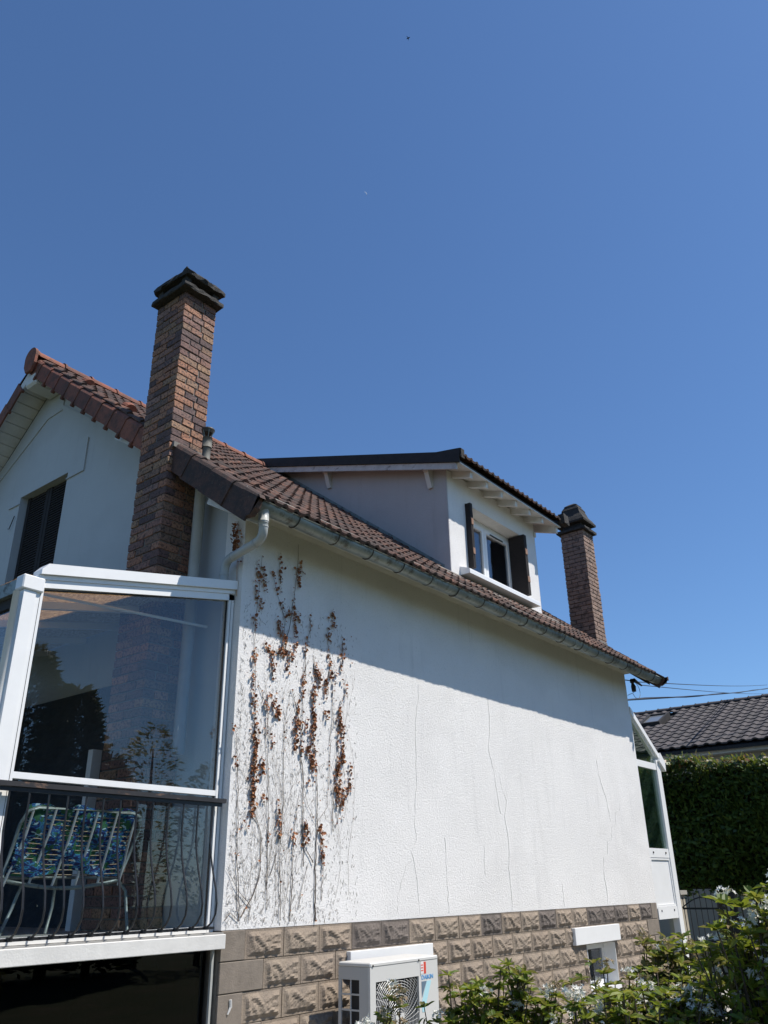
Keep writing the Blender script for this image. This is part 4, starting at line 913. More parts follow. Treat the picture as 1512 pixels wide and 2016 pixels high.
# cable anchor on the house corner and overhead cables
ia = thing('cable_anchor', 'black cable insulators bolted to the far upper corner of the white wall', 'insulator', (12.72, 5.06, 2.9))
m = MB(); m.tube([(12.64, 5.12, 2.97), (12.80, 5.05, 2.97)], .008, 6); m.build('hook', M['wire'], ia)
m = MB(); m.tube([(12.80,5.05,3.0),(12.80,5.05,2.95),(12.80,5.05,2.93),(12.82,5.05,2.88),(12.82,5.05,2.80)], [.03,.04,.022,.04,.035], 10); m.tube([(12.88,5.05,3.0),(13.15,5.04,2.95)], [.03,.014], 8); m.build('insulator', M['wire'], ia)
m = MB(); m.tube([(12.9+.17*math.cos(t*.42), 5.05, 2.83+.13*math.sin(t*.42)) for t in range(-6, 9)], .004, 5); m.tube([(12.65,5.1,2.72),(12.8,5.05,2.78),(12.85,5.05,2.84)], .004, 5); m.build('loop_wire', M['wire'], ia)
def cable(pts, r, label, tw=0):
    P = []; 
    for a, c in zip(pts[:-1], pts[1:]):
        for k in range(14): t = k/14; P.append(tuple(a[i]+(c[i]-a[i])*t for i in range(3)))
    P.append(pts[-1]); n = len(P); P = [(x, y, z-.06*math.sin(math.pi*i/(n-1))) for i, (x, y, z) in enumerate(P)]
    if tw:
        m = MB(); m.tube(P, r, 5); m.tube([(x, y+r*1.3*math.cos(i*1.4), z+r*1.3*math.sin(i*1.4)) for i, (x, y, z) in enumerate(P)], r*.8, 5)
    else: m = MB().tube(P, r, 5)
    tag(m.build('overhead_cable', M['wire']), label, 'cable', 'overhead cables at the right')
cable([(12.95, 5.05, 2.98), (40, 9.45, 8.1)], .008, 'upper thin black wire running right from the insulators')
cable([(13.1, 5.04, 2.95), (40, 9.45, 7.7)], .007, 'lower thin wire of the pair leaving the insulators')
cable([(12.64, 5.27, 2.66), (40, 9.3, 7.95)], .014, 'thick twisted black cable just below the pair of thin wires', 1)
cable([(13.7, 6.2, 1.95), (30, 6.0, 4.9)], .007, 'thin wire crossing in front of the dark tiled roof')

# ------------------------------------------------------------ outdoor unit
ac = thing('outdoor_unit', 'light grey heat pump outdoor unit with round fan grille in front of the plinth', 'air conditioner', (5.95, 4.73, G))
ax0, ax1, ay0, ay1, az0, az1 = 5.506, 6.40, 4.576, 4.90, -1.22, -.537
f0, f1, fz0, fz1 = 5.575, 6.13, -1.19, -.672
m = MB()
m.box(ax0, f0, ay0, ay0+.02, az0, az1-.03); m.box(f1, ax1, ay0, ay0+.02, az0, az1-.03); m.box(f0, f1, ay0, ay0+.02, fz1, az1-.03); m.box(f0, f1, ay0, ay0+.02, az0, fz0)
m.build('front_panel', M['grille_grey'], ac)
MB().cham(ax0-.004, ax1+.004, ay0-.004, ay1+.0, az1-.032, az1, .008).build('top_cover', M['grille_grey'], ac)
MB().box(ax1-.015, ax1, ay0+.021, ay1, az0, az1-.033).build('side_panel', M['grille_side'], ac)
m = MB(); m.box(ax0, ax0+.012, ay0+.021, ay0+.11, az0, az1-.033); m.box(ax0, ax0+.012, ay1-.03, ay1, az0, az1-.033); m.box(ax0, ax0+.012, ay0+.11, ay1-.03, az1-.12, az1-.033)
for k in range(6): zz = az1-.12-.105*(k+1); m.box(ax0+.001, ax0+.011, ay0+.1105, ay1-.0305, zz, zz+.012)
m.box(ax0+.0015, ax0+.0105, ay0+.195, ay0+.205, az0, az1-.121)
m.build('side_grille', M['grille_side'], ac)
MB().box(ax0+.03, ax1-.02, ay0+.13, ay1-.10, az0+.01, az1-.035).build('coil_block', M['dark_in'], ac)
MB().box(ax0, ax1, ay0, ay1, az0-.04, az0-.001).build('base', M['grille_side'], ac)
for xx in (ax0+.1, ax1-.16): MB().box(xx, xx+.06, ay0, ay1+.2, G, az0-.041).build('foot', M['grille_side'], ac)
fcx, fcz = 5.87, -.96; m = MB()
def clipin(x, z): return f0+.004 < x < f1-.004 and fz0+.004 < z < fz1-.004
def polyclip(m, pts, r):
    run = []
    for p in pts+[None]:
        if p is not None and clipin(p[0], p[2]): run.append(p)
        else:
            if len(run) > 1: m.tube(run, r, 4, False)
            run = []
for k in range(1, 19):
    r_ = .052+k*.0185
    polyclip(m, [(fcx+r_*math.cos(t*math.pi/40), ay0+.004, fcz+r_*math.sin(t*math.pi/40)) for t in range(81)], .0024)
for k in range(40):
    th = k*math.pi/20; polyclip(m, [(fcx+r_*math.cos(th+r_*1.2), ay0+.010, fcz+r_*math.sin(th+r_*1.2)) for r_ in [.06+.018*i for i in range(20)]], .0024)
stuff(m.build('fan_grille', M['ring'], ac))
MB().box(fcx-.055, fcx+.055, ay0-.002, ay0+.012, fcz-.06, fcz+.05).build('grille_hub', M['grille_grey'], ac)
m = MB()
for k in range(3):
    th = k*2*math.pi/3; m.add([(fcx+.04*math.cos(th), ay0+.09, fcz+.04*math.sin(th)), (fcx+.23*math.cos(th+.25), ay0+.07, fcz+.23*math.sin(th+.25)), (fcx+.23*math.cos(th+1.1), ay0+.11, fcz+.23*math.sin(th+1.1)), (fcx+.04*math.cos(th+.8), ay0+.10, fcz+.04*math.sin(th+.8)),
        (fcx+.04*math.cos(th), ay0+.095, fcz+.04*math.sin(th)), (fcx+.23*math.cos(th+.25), ay0+.075, fcz+.23*math.sin(th+.25)), (fcx+.23*math.cos(th+1.1), ay0+.115, fcz+.23*math.sin(th+1.1)), (fcx+.04*math.cos(th+.8), ay0+.105, fcz+.04*math.sin(th+.8))], [(0,1,2,3),(7,6,5,4),(0,4,5,1),(1,5,6,2),(2,6,7,3)])
m.build('fan', M['dark_in'], ac)
MB().box(f1+.022, f1+.026, ay0-.001, ay0+.0005, az1-.14, az1-.03).build('panel_seam', M['dark_in'], ac)
for xx, zz in ((ax0+.03, az1-.022), (f1+.0, az1-.022)): MB().tube([(xx, ay0-.008, zz), (xx, ay0+.0, zz)], .008, 8).build('screw', M['bitumen'], ac)
MB().box(6.155, 6.20, ay0-.002, ay0-.0004, -.66, -.575).build('sticker', M['paper'], ac)
MB().box(6.20, 6.232, ay0-.002, ay0-.0004, -.66, -.575).build('sticker', M['red_ink'], ac)
m = MB()
for zz in (-.60, -.62, -.64): m.box(6.162, 6.192, ay0-.003, ay0-.0021, zz, zz+.007)
m.build('sticker_print', M['red_ink'], ac)
MB().prism([(6.165,-.715),(6.235,-.715),(6.165,-.83)], 'y', ay0-.002, ay0-.0004).build('emblem', M['slate_ink'], ac)
MB().prism([(6.238,-.715),(6.30,-.715),(6.195,-.93),(6.165,-.93),(6.165,-.855)], 'y', ay0-.002, ay0-.0004).build('emblem', M['cyan_ink'], ac)
cu_ = bpy.data.curves.new('logo_text', 'FONT'); cu_.body = 'DAIKIN'; cu_.size = .05; cu_.extrude = .0006; cu_.offset = .0012
to = bpy.data.objects.new('logo_text', cu_); COL.objects.link(to); bpy.context.view_layer.update()
tme = bpy.data.meshes.new_from_object(to.evaluated_get(bpy.context.evaluated_depsgraph_get())); bpy.data.objects.remove(to)
tme.materials.clear(); tme.materials.append(M['blue_ink'])
put('logo_lettering', tme, ac, (6.165, ay0-.0015, -.70), (math.pi/2, 0, 0), (1.0, .85, 1))

# ------------------------------------------------------------ dead climbing vine on the wall
random.seed(21)
vine = thing('dead_climbing_vine', 'dead brown creeper with curled leaves clinging to the left end of the white wall', 'climbing plant', (5.0, YW, ZP))
m = MB()
def wig(poly, j=.006, step=.05):
    P = []
    for a, c in zip(poly[:-1], poly[1:]):
        n = max(1, int(math.dist(a, c)/step))
        for k in range(n): t = k/n; P.append((a[0]+(c[0]-a[0])*t+random.uniform(-j, j), YW-.008+random.uniform(-.006, .002), a[1]+(c[1]-a[1])*t))
    P.append((poly[-1][0], YW-.008, poly[-1][1])); return P
for k, poly in enumerate(VST):
    P = wig(poly); r0 = random.uniform(.0030, .0050) if k != 8 else .007
    m.tube(P, [r0*(1-.6*i/len(P)) for i in range(len(P))], 4)
m.build('stem', M['stem_thick'], vine)
m = MB()
def strand(x, z, L, ang, r, depth=0):
    P = [(x, YW-.004, z)]; n = max(2, int(L/.05))
    for i in range(n):
        ang += random.uniform(-.22, .22); ang += (math.pi/2-ang)*.12
        x += .05*math.cos(ang); z += .05*math.sin(ang)
        if z > 2.7 or x < XL+.03: break
        P.append((x, YW-.003-random.uniform(0, .004), z))
        if depth < 2 and random.random() < .13: strand(x, z, L*.35, ang+random.choice((-.6, .6)), r*.7, depth+1)
    if len(P) > 1: m.tube(P, [r*(1-.5*i/len(P)) for i in range(len(P))], 3, False)
for k in range(24):
    x = XL+.08+abs(random.gauss(0, .45)) if k < 22 else random.uniform(XL+.1, 5.8); x = min(x, 5.85); strand(x, ZP+.02+random.uniform(0, .3), random.uniform(.3, 2.3), math.pi/2+random.uniform(-.4, .4), .0012)
stuff(m.build('fine_stems', M['stem'], vine))
m = MB()     # little holdfast roots
def dash(x, z, L, a, r):
    dx, dz = math.cos(a)*L/2, math.sin(a)*L/2; nx_, nz_ = -math.sin(a)*r, math.cos(a)*r
    m.add([(x-dx-nx_, YW-.002, z-dz-nz_), (x+dx-nx_*.3, YW-.004, z+dz-nz_*.3), (x+dx+nx_*.3, YW-.004, z+dz+nz_*.3), (x-dx+nx_, YW-.002, z-dz+nz_), (x, YW-.006, z)], [(0,1,4),(1,2,4),(2,3,4),(3,0,4)])
for k in range(4200):
    hx = random.random()
    x = XL+.03+random.random()**1.25*1.5; z = ZP+.02+random.random()**1.15*2.6
    dens = .25+.75*max(0, 1-(x-XL)/1.7)*max(.1, 1-(z-ZP)/2.7)+.25*math.exp(-((x-5.2)/.25)**2)
    if random.random() > dens: continue
    dash(x, z, random.uniform(.012, .045), math.pi/2+random.gauss(0, .55), random.uniform(.0007, .0017))
stuff(m.build('holdfast_roots', M['stem'], vine))
def leafblob(m, x, y, z, s):
    # one curled dead leaf: a bent lobed quad pair
    R = Matrix.Rotation(random.uniform(-.9, .9), 3, 'Z') @ Matrix.Rotation(random.uniform(-1.2, .5), 3, 'X') @ Matrix.Rotation(random.uniform(0, 6.28), 3, 'Y')
    P = [(-.5,0,0),(-.25,-.18,.42),(.3,-.14,.40),(.5,.02,.0),(.2,-.16,-.42),(-.3,-.12,-.36),(0,.12,0)]
    vs = [R @ (Vector(p)*s)+Vector((x, y, z)) for p in P]
    m.add(vs, [(0,6,1),(1,6,2),(2,6,3),(3,6,4),(4,6,5),(5,6,0)])
m = MB()
for (x0, z0, x1, z1, wd, n) in VCL:
    for k in range(int(n*1.35)):
        t = random.uniform(-.22, 1.22); wd_ = wd*max(.25, math.sin(math.pi*min(1, max(.02, t))))*1.15
        x = x0+(x1-x0)*t+random.gauss(0, .78)*wd_; z = z0+(z1-z0)*t+random.gauss(0, .028)
        leafblob(m, x, YW-.006-random.random()*.022, z, random.choice((.012,.018,.022,.026,.034))*random.uniform(.85,1.15))
for poly in VST:
    for (a, c) in zip(poly[:-1], poly[1:]):
        for q in range(int(math.dist(a, c)*9)):
            if random.random() < .55: t = random.random(); leafblob(m, a[0]+(c[0]-a[0])*t+random.gauss(0,.012), YW-.014, a[1]+(c[1]-a[1])*t, random.uniform(.010,.024))
for k in range(60): leafblob(m, random.uniform(4.5, 5.9), YW-.015, random.uniform(.2, 2.4), random.uniform(.012, .022))
stuff(m.build('dead_leaves', M['leaf_dead'], vine))
m = MB()
for k in range(70):
    t = random.random(); leafblob(m, XL-.03-random.random()*.03, 5.19-.03*t+random.gauss(0, .018), 3.0-.34*t, random.uniform(.02, .04))
for k in range(16): leafblob(m, XL-.02, 5.13+random.gauss(0, .02), random.uniform(2.55, 2.95), .02)
m.tube([(XL-.01, 5.15, 2.3), (XL-.015, 5.17, 2.7), (XL-.012, 5.19, 3.02)], .003, 4)
stuff(m.build('dead_leaves', M['leaf_dead'], vine))
# ------------------------------------------------------------ shrubs
random.seed(77)
def leaf(m, base, d, L, wdt, curl=.25, mi=0):
    d = d.normalized(); s = d.cross(Vector((0,0,1)))
    if s.length < .05: s = Vector((1,0,0))
    s.normalize(); s = (Matrix.Rotation(random.uniform(-.7,.7), 3, d) @ s); n = s.cross(d)
    m.cur = mi
    p = [base, base+d*L*.35+s*wdt*.5+n*.0, base+d*L*.75+s*wdt*.42-n*L*curl*.35, base+d*L-n*L*curl, base+d*L*.75-s*wdt*.42-n*L*curl*.35, base+d*L*.35-s*wdt*.5, base+d*L*.4-n*L*.05-n*wdt*.12]
    m.add(p, [(0,1,6),(1,2,6),(2,3,6),(3,4,6),(4,5,6),(5,0,6)]); m.cur = 0
def rdir(up=.5):
    while True:
        v = Vector((random.uniform(-1,1), random.uniform(-1,1), random.uniform(-1,1)))
        if .1 < v.length < 1: return (v.normalized()+Vector((0,0,up))).normalized()
def flower(m, c, R, old=0):
    for k in range(random.randint(10, 20)):
        q = c+Vector((random.gauss(0,R*.5), random.gauss(0,R*.5), random.gauss(0,R*.35))); n = rdir(.9); a = n.orthogonal().normalized(); b = n.cross(a); r = random.uniform(.010, .015)
        vs = [q]; 
        for j in range(10):
            th = j*math.pi/5; rr = r*(1.0 if j % 2 == 0 else .42); vs.append(q+a*math.cos(th)*rr+b*math.sin(th)*rr+n*r*.3)
        m.add(vs, [(0, 1+j, 1+(j+1) % 10) for j in range(10)])
def shrub(name, label, base, tips, leafL=.075, spread=.16, flowers=.5, old=.15, per=3, fold=0.0, seed=1):
    random.seed(seed); base = Vector(base)
    t = thing(name, label, 'shrub', base, 'white flowering shrubs in front of the wall')
    st = MB(); lf = MB(); fl = MB()
    for (tip, w) in tips:
        tip = Vector(tip)+Vector((0,0,.025 if seed < 35 else (-.035 if seed == 35 else .03)))
        leafL_ = leafL*.66
        for k in range(int(w*2.3)):
            e = tip+Vector((random.gauss(0,spread), random.gauss(0,spread), random.gauss(0,spread*.55)-abs(random.gauss(0,.06))))
            e.z = min(e.z, tip.z+.045)
            mid = base+(e-base)*.5+Vector((random.gauss(0,.06), random.gauss(0,.06), random.gauss(0,.03)))
            b0 = base+Vector((random.gauss(0,.06), random.gauss(0,.06), 0)); b0.z = G
            st.tube([b0, mid, e], [.009, .005, .0025], 4, False)
            ax = (e-mid).normalized(); ax = (ax+Vector((0,0,.8))).normalized()
            nn = random.randint(7, 11)
            for j in range(nn):
                th = j*2.4; o = ax.orthogonal().normalized(); d = (Matrix.Rotation(th, 3, ax) @ o)+ax*random.uniform(.1,.9)
                leaf(lf, e, d, leafL_*random.uniform(.7,1.25), leafL_*.42, random.uniform(.05,.45), 1 if random.random() < old else 0)
            for q in range(per+2):
                pnt = mid.lerp(e, random.uniform(.35,.95))
                for j in range(5):
                    leaf(lf, pnt+rdir(0)*.012, rdir(.15), leafL_*random.uniform(.6,1.15), leafL_*.32, random.uniform(.1,.6), 1 if random.random() < old*1.3 else 0)
            if random.random() < flowers*.5: 
                fl.cur = 1 if random.random() < fold else 0; flower(fl, e+ax*.04, .030); fl.cur = 0
    st.build('stems', M['bark'], t); stuff(lf.build('foliage', [M['leaf'], M['leaf_old']], t)); 
    if fl.v: stuff(fl.build('flowers', [M['petal'], M['petal_old']], t))
    return t
shrub('flowering_shrub', 'small shrub with faded brown flower heads in front of the outdoor unit', (2.95, 2.55, G),
      [((2.93,2.34,-.47),2),((2.80,2.22,-.41),3),((2.72,2.28,-.52),3),((2.62,2.36,-.55),2),((2.86,2.20,-.56),6),((2.76,2.30,-.60),7)], .055, .035, .95, .5, 1, .85, 31)
shrub('flowering_shrub', 'bushy shrub below the plinth, right of the outdoor unit', (3.62, 2.35, G),
      [((3.62,2.11,-.40),9),((3.42,2.22,-.42),7),((3.30,2.30,-.47),5),((3.55,2.2,-.55),12),((3.72,2.08,-.50),7),((3.38,2.3,-.60),9),((3.66,2.16,-.68),10)], .075, .062, .35, .2, 3, .3, 32)
shrub('flowering_shrub', 'low shrub in front of the small basement window', (3.80, 1.95, G),
      [((3.78,1.81,-.345),3),((3.80,1.84,-.47),6),((3.65,1.85,-.50),7),((3.90,1.82,-.47),7),((3.72,1.80,-.56),12),((3.95,1.80,-.55),10)], .065, .055, .6, .4, 2, .4, 33)
shrub('flowering_shrub', 'taller thin shrub with reddish leaves at the far corner of the wall', (4.55, 1.95, G),
      [((4.46,1.77,-.27),5),((4.40,1.80,-.34),6),((4.56,1.75,-.37),5),((4.34,1.84,-.42),5),((4.52,1.80,-.52),9),((4.62,1.70,-.55),9)], .085, .06, .25, .5, 3, .4, 34)
shrub('flowering_shrub', 'large leafy shrub with white flower clusters at the right edge of the photo', (3.55, 1.0, G),
      [((3.42,1.12,-.165),10),((3.40,.98,-.10),8),((3.28,.93,-.03),8),((3.20,.86,.0),6),((3.45,1.02,-.28),14),((3.36,.88,-.22),14),((3.50,1.10,-.42),14),((3.38,.92,-.38),16),((3.25,.80,-.20),12)], .075, .075, .6, .12, 4, .1, 35)
shrub('flowering_shrub', 'low spreading shrub along the bottom right corner', (3.2, 1.45, G),
      [((3.30,1.48,-.42),12),((3.15,1.50,-.46),12),((3.40,1.36,-.42),14),((3.30,1.22,-.42),16),((3.45,1.48,-.46),12),((3.2,1.3,-.50),14),((3.55,1.45,-.40),12),((3.75,1.5,-.44),12)], .07, .075, .5, .3, 3, .2, 36)

# ------------------------------------------------------------ clipped hedge of trees beyond the street
random.seed(5)
hd = thing('clipped_tree_hedge', 'dark clipped screen of trees beyond the street, sunlit along its top edge', 'hedge', (18.2, 3.0, G))
lf = MB()
for k in range(34000):
    y = random.uniform(-2.0, 7.45); u = random.random()
    if u < .62: x = 17.65+abs(random.gauss(0, .08)); z = random.uniform(-.25, 2.20)
    elif u < .8: x = random.uniform(17.6, 18.6); z = 2.18+random.gauss(0, .05)
    else: x = random.uniform(17.6, 18.6); z = random.uniform(-.35, 2.18)
    z += .07*math.sin(y*2.3)+.05*math.sin(y*5.1+1); x += .10*math.sin(y*1.7+z*2.2)
    if y > 7.2 and random.random() < .4: y -= .3
    if z < .0 and math.sin(y*1.9+.6)+math.sin(y*4.3) > .9 and random.random() < .75: continue
    s = random.uniform(.045, .085); d = rdir(-.1); tip = 1 if (z > 2.08 and random.random() < .35) else 0
    a = d.orthogonal().normalized(); b = Vector((x, y, z)); lf.cur = tip
    lf.add([b, b+d*s+a*s*.55, b+d*s*1.9, b+d*s-a*s*.55], [(0,1,2),(0,2,3)])
lf.cur = 0
for k in range(260):
    y = random.uniform(-2, 6.7); x = random.uniform(17.65, 18.5); hgt = random.uniform(.05, .22); z0 = 2.17+.07*math.sin(y*2.3)
    for j in range(5):
        b = Vector((x, y, z0+hgt*j/4)); d = rdir(.3); s = .05; a = d.orthogonal().normalized(); lf.cur = 1 if j > 1 else 0
        lf.add([b, b+d*s+a*s*.55, b+d*s*1.9, b+d*s-a*s*.55], [(0,1,2),(0,2,3)])
lf.cur = 0
stuff(lf.build('foliage', [M['hedge_leaf'], M['hedge_tip']], hd))
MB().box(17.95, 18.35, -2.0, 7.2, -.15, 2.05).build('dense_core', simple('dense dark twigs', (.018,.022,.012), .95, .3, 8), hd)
for yy in (6.0, 3.6, 1.2, -1.2): MB().tube([(18.15, yy, G), (18.12, yy+.03, -.8), (18.15, yy, 0)], [.09, .07, .06], 8).build('trunk', M['bark'], hd)

# ------------------------------------------------------------ neighbour house with grey tiled roof
nb = thing('neighbour_house', 'beige house with dark grey tiled roof and skylight behind the clipped trees', 'house', (26, 1, G))
MB().box(22.3, 30.3, -9.0, 9.9, G, 3.05).build('wall', M['stucco_beige'], nb)
NS = .425; npit = math.atan(NS)
def nz(x): return 3.22+NS*(x-21.9)
MB().prism([(21.85, nz(21.85)-.12), (26.0, nz(26)-.12), (30.9, nz(26)-.12-NS*4.9), (30.9, nz(26)-.20-NS*4.9), (26.0, nz(26)-.20), (21.85, nz(21.85)-.20)], 'y', -9.6, 10.35).build('roof_deck', M['bitumen'], nb)
MB().box(22.0, 22.3, -9.3, 10.1, 2.93, 3.04).build('eave_soffit', M['white_old'], nb)
m = MB(); nl, nw, ne = .42, .30, .345
prof = [(i/10*nw, .035*max(0, math.sin(math.pi*min(1, (i/10*1.0)/.6))) if i < 6 else 0.0) for i in range(11)]
for r in range(13):
    for c in range(66):
        s0 = r*ne; x = 21.85+s0*math.cos(npit); z = nz(21.85)-.05+s0*math.sin(npit); y = 10.3-c*nw
        if 8.95 < y < 9.6 and 24.3 < x < 25.35: continue
        vs = []
        for j, v in enumerate((0, nl)):
            for (u, h) in prof: 
                hh = h+(.03 if j == 0 else 0); vs.append((x+v*math.cos(npit)-hh*math.sin(npit), y-u, z+v*math.sin(npit)+hh*math.cos(npit)))
        for (u, h) in prof: vs.append((x, y-u, z+h-.01))
        m.add(vs, [(i, 11+i, 12+i, i+1) for i in range(10)]+[(22+i, i, i+1, 23+i) for i in range(10)])
stuff(m.build('roof_tiles', M['tile_grey'], nb))
rt = MB(); 
for i in range(9): th = math.pi*i/8; rt.v.append((-math.cos(th)*.12, 0, math.sin(th)*.10))
for i in range(9): th = math.pi*i/8; rt.v.append((-math.cos(th)*.105, -.42, math.sin(th)*.085))
for i in range(9): th = math.pi*i/8; rt.v.append((-math.cos(th)*.135, -.02, math.sin(th)*.115-.0))
rt.f = [(i, i+1, 10+i, 9+i) for i in range(8)]+[(18+i, 19+i, i+1, i) for i in range(8)]; rt.m = [0]*16
rt = rt.mesh('ridge_tile', M['tile_grey'])
y = 10.35
while y > -9: put('ridge_tile', rt, nb, (26.0, y, nz(26)-.05)); y -= .40
sk = MB(); 
def rp(x, y, h): return (x-h*math.sin(npit), y, nz(x)+h*math.cos(npit))
for (xa, xb, ya, yb) in ((24.35, 24.42, 8.95, 9.6), (25.25, 25.32, 8.95, 9.6), (24.42, 25.25, 8.95, 9.02), (24.42, 25.25, 9.53, 9.6)):
    sk.add([rp(xa,ya,-.1),rp(xb,ya,-.1),rp(xb,yb,-.1),rp(xa,yb,-.1),rp(xa,ya,.08),rp(xb,ya,.08),rp(xb,yb,.08),rp(xa,yb,.08)], [(0,3,2,1),(4,5,6,7),(0,1,5,4),(1,2,6,5),(2,3,7,6),(3,0,4,7)])
sk = sk.build('skylight', M['bitumen'], nb)
q = MB(); q.add([rp(24.42,9.02,.03),rp(25.25,9.02,.03),rp(25.25,9.53,.03),rp(24.42,9.53,.03),rp(24.42,9.02,.04),rp(25.25,9.02,.04),rp(25.25,9.53,.04),rp(24.42,9.53,.04)], [(0,3,2,1),(4,5,6,7),(0,1,5,4),(1,2,6,5),(2,3,7,6),(3,0,4,7)]); q.build('pane', simple('skylight glass', (.16,.17,.18), .15, .05), sk)
for (ya, yb, za, zb2) in ((5.35, 6.95, -.05, 1.3), (1.5, 3.0, -.05, 1.3)):
    w_ = MB(); frame2 = [(ya, ya+.07), (yb-.07, yb), ((ya+yb)/2-.05, (ya+yb)/2+.05)]
    for a, c in frame2: w_.box(22.22, 22.29, a, c, za, zb2)
    w_.box(22.22, 22.289, ya+.07, yb-.07, za-.0, za+.07); w_.box(22.10, 22.299, ya-.15, yb+.15, za-.14, za-.001)
    w_ = w_.build('window', M['white'], nb); MB().box(22.25, 22.26, ya+.07, yb-.07, za+.07, zb2).build('pane', M['glass_dark'], w_)
    MB().box(22.27, 22.295, ya+.02, yb-.02, za+.02, zb2).build('dark_backing', M['dark_in'], w_)
# low wall, coping, fence and gate
lw = thing('low_wall', 'low beige street wall with pale coping below the black fence', 'wall', (16, 3, G))
MB().box(15.75, 15.95, -3, 5.85, G, -1.12).build('wall_body', M['stone_wall'], lw)
MB().cham(15.70, 16.0, -3, 5.9, -1.118, -1.03, .01).build('coping', M['stone_wall'], lw)
MB().box(15.7, 15.95, 5.9, 6.15, G, -.22).build('pillar', M['stone_wall'], lw); MB().box(15.66, 15.99, 5.86, 6.19, -.218, -.15).build('pillar_cap', M['paving'], lw)
fe = thing('iron_fence', 'black iron fence with pointed bars on the low street wall', 'fence', (15.85, 4, -1.03))
b = MB(); b.tube([(0,0,0),(0,0,.74),(0,0,.755),(0,0,.80)], [.007,.007,.013,.001], 5); fb = b.mesh('fence_bar', M['black_metal'])
b = MB(); b.tube([(0,0,0),(0,0,.62),(0,0,.635),(0,0,.68)], [.007,.007,.013,.001], 5); fb2 = b.mesh('fence_bar', M['black_metal'])
y = 4.9; k = 0
while y > 2.2: put('fence_bar', fb if k % 2 == 0 else fb2, fe, (15.85, y, -1.03)); y -= .105; k += 1
for zz in (-.95, -.42): MB().box(15.84, 15.86, 2.1, 5.0, zz, zz+.025).build('fence_rail', M['black_metal'], fe)
MB().box(15.80, 15.90, 4.98, 5.09, -1.03, -.18).build('fence_post', M['black_metal'], fe)
ga = thing('iron_gate', 'black iron gate with curved top rail left of the fence post', 'gate', (15.6, 5.45, -1.5))
for k in range(8):
    y = 5.12+k*.10; zt = -.30+.10*math.sin(k/7*math.pi)-.0; MB().tube([(15.62, y, -1.45), (15.62, y, zt), (15.62, y, zt+.012), (15.62, y, zt+.06)], [.007,.007,.013,.001], 5).build('gate_bar', M['black_metal'], ga)
for zz in (-1.42, -.95, -.45): MB().box(15.61, 15.63, 5.1, 5.84, zz, zz+.03).build('gate_rail', M['black_metal'], ga)
m = MB(); m.tube([(15.60, 5.1+.74*i/12, -.42+.16*math.sin(i/12*math.pi)) for i in range(13)], .011, 6); m.build('curved_rail', M['black_metal'], ga)

# ------------------------------------------------------------ trees behind the viewer (seen mirrored in the panes)
def blobtree(name, label, base, h, r, n, mat, seed, shape='cone', ls=.10, group='trees behind the viewer'):
    random.seed(seed); t = thing(name, label, 'tree', base, group); bx, by, bz = base; m = MB()
    for k in range(n):
        v = random.random()
        rad = r*(1-v)**.45+.05 if shape == 'cone' else r*math.sqrt(max(.02, 1-(2*v-1)**2))
        th = random.uniform(0, 6.283); q = random.random()**.4*rad*(.85+.15*math.sin(th*3+v*9))
        z = bz+(.04 if shape == 'cone' else .25)*h+v*h*(.96 if shape == 'cone' else .75)
        b = Vector((bx+q*math.cos(th), by+q*math.sin(th), z+random.gauss(0,.05))); d = Vector((math.cos(th), math.sin(th), random.uniform(-.3,.8))).normalized(); a = d.orthogonal().normalized(); s = random.uniform(.6,1.3)*ls
        m.add([b, b+d*s+a*s*.3, b+d*s*2.0, b+d*s-a*s*.3], [(0,1,2),(0,2,3)])
    stuff(m.build('crown', mat, t)); MB().tube([(bx,by,bz),(bx+.05,by,bz+h*.5),(bx,by,bz+h*.9)], [r*.10,r*.07,.02], 7).build('trunk', M['bark'], t)
ro = -6.2
for k, (x, h, r) in enumerate(((7.2,6.9,1.7),(8.7,6.3,1.5),(9.9,5.6,1.2),(10.9,4.2,.9))):
    blobtree('conifer', ['tall dark conifer behind the viewer, leftmost','tall dark conifer behind the viewer, second','middling dark conifer behind the viewer','small dark conifer at the end of its row'][k], (x, ro, G), h, r, 9000, M['conifer'], 40+k, 'cone', .13)
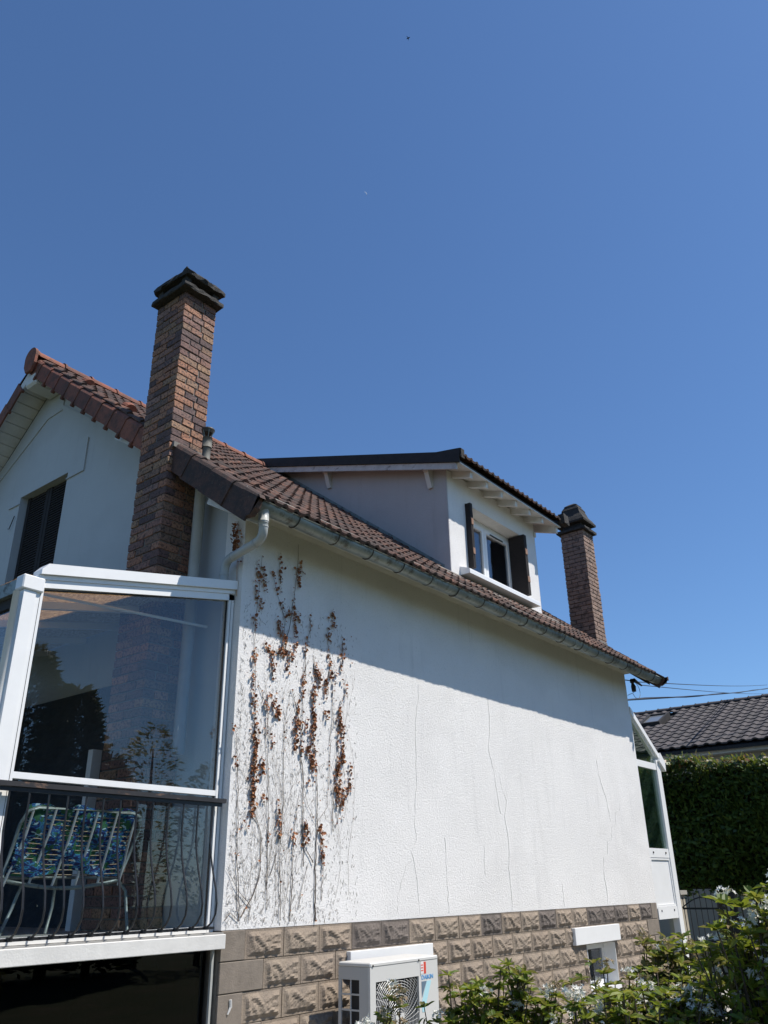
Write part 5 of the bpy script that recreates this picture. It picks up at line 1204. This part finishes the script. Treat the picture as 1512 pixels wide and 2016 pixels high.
blobtree('olive_tree', 'airy olive tree behind the viewer', (12.4, ro-.5, G), 5.2, .9, 900, M['hedge_leaf'], 50, 'ball', .09)
blobtree('olive_tree', 'second airy olive tree behind the viewer', (13.6, ro+.2, G), 4.3, .8, 700, M['hedge_leaf'], 51, 'ball', .09)
for k, (x, y) in enumerate(((17,-3.5),(19.5,-4.2),(22.5,-3.6),(25,-5.0))): blobtree('garden_tree', ['round green tree across the garden','second round green tree across the garden','third round green tree across the garden','last round green tree across the garden'][k], (x, y, G), 4.6, 1.7, 4200, M['leaf'], 60+k, 'ball', .10)
# ------------------------------------------------------------ moon and bird
mo = Vector((.53327, .44224, .72114)).normalized()*600
r = 1.55; s_ = .55; right = CR_; up = CU_
ang = R_(28); ax = right*math.cos(ang)+up*math.sin(ang); ay = -right*math.sin(ang)+up*math.cos(ang); m = MB(); n = 16; vs = []
for i in range(n+1): th = -math.pi/2+math.pi*i/n; vs.append(mo+ax*math.cos(th)*r+ay*math.sin(th)*r)
for i in range(n+1): th = -math.pi/2+math.pi*i/n; vs.append(mo+ax*math.cos(th)*r*.62+ay*math.sin(th)*r)
back = [v+mo.normalized()*1.2 for v in vs[:n+1]]
m.add(vs+back, [(i, i+1, n+2+i, n+1+i) for i in range(n)]+[(i, 2*n+2+i, 2*n+3+i, i+1) for i in range(n)])
tag(m.build('moon', M['moon']), 'pale thin crescent moon high in the blue sky', 'moon')
bc = Vector((28.26, 19.71, 49.12)); m = MB()
m.tube([bc-ax*.14, bc-ax*.05, bc+ax*.06, bc+ax*.12], [.01,.035,.03,.008], 6)
m.add([bc-ax*.03, bc+ax*.04, bc+ay*.20-ax*.06, bc+ay*.02+CF_*.02], [(0,1,2),(0,2,3),(1,3,2)]); m.add([bc-ax*.03, bc+ax*.04, bc-ay*.17-ax*.10, bc-ay*.02+CF_*.02], [(0,2,1),(0,3,2),(1,2,3)])
tag(m.build('bird', M['bird']), 'tiny dark bird flying near the top of the sky', 'bird')
for o in SC.objects:
    if o.parent is None and o.type in ('MESH', 'EMPTY') and not o.get('kind') and not o.get('label'): print('UNTAGGED', o.name)
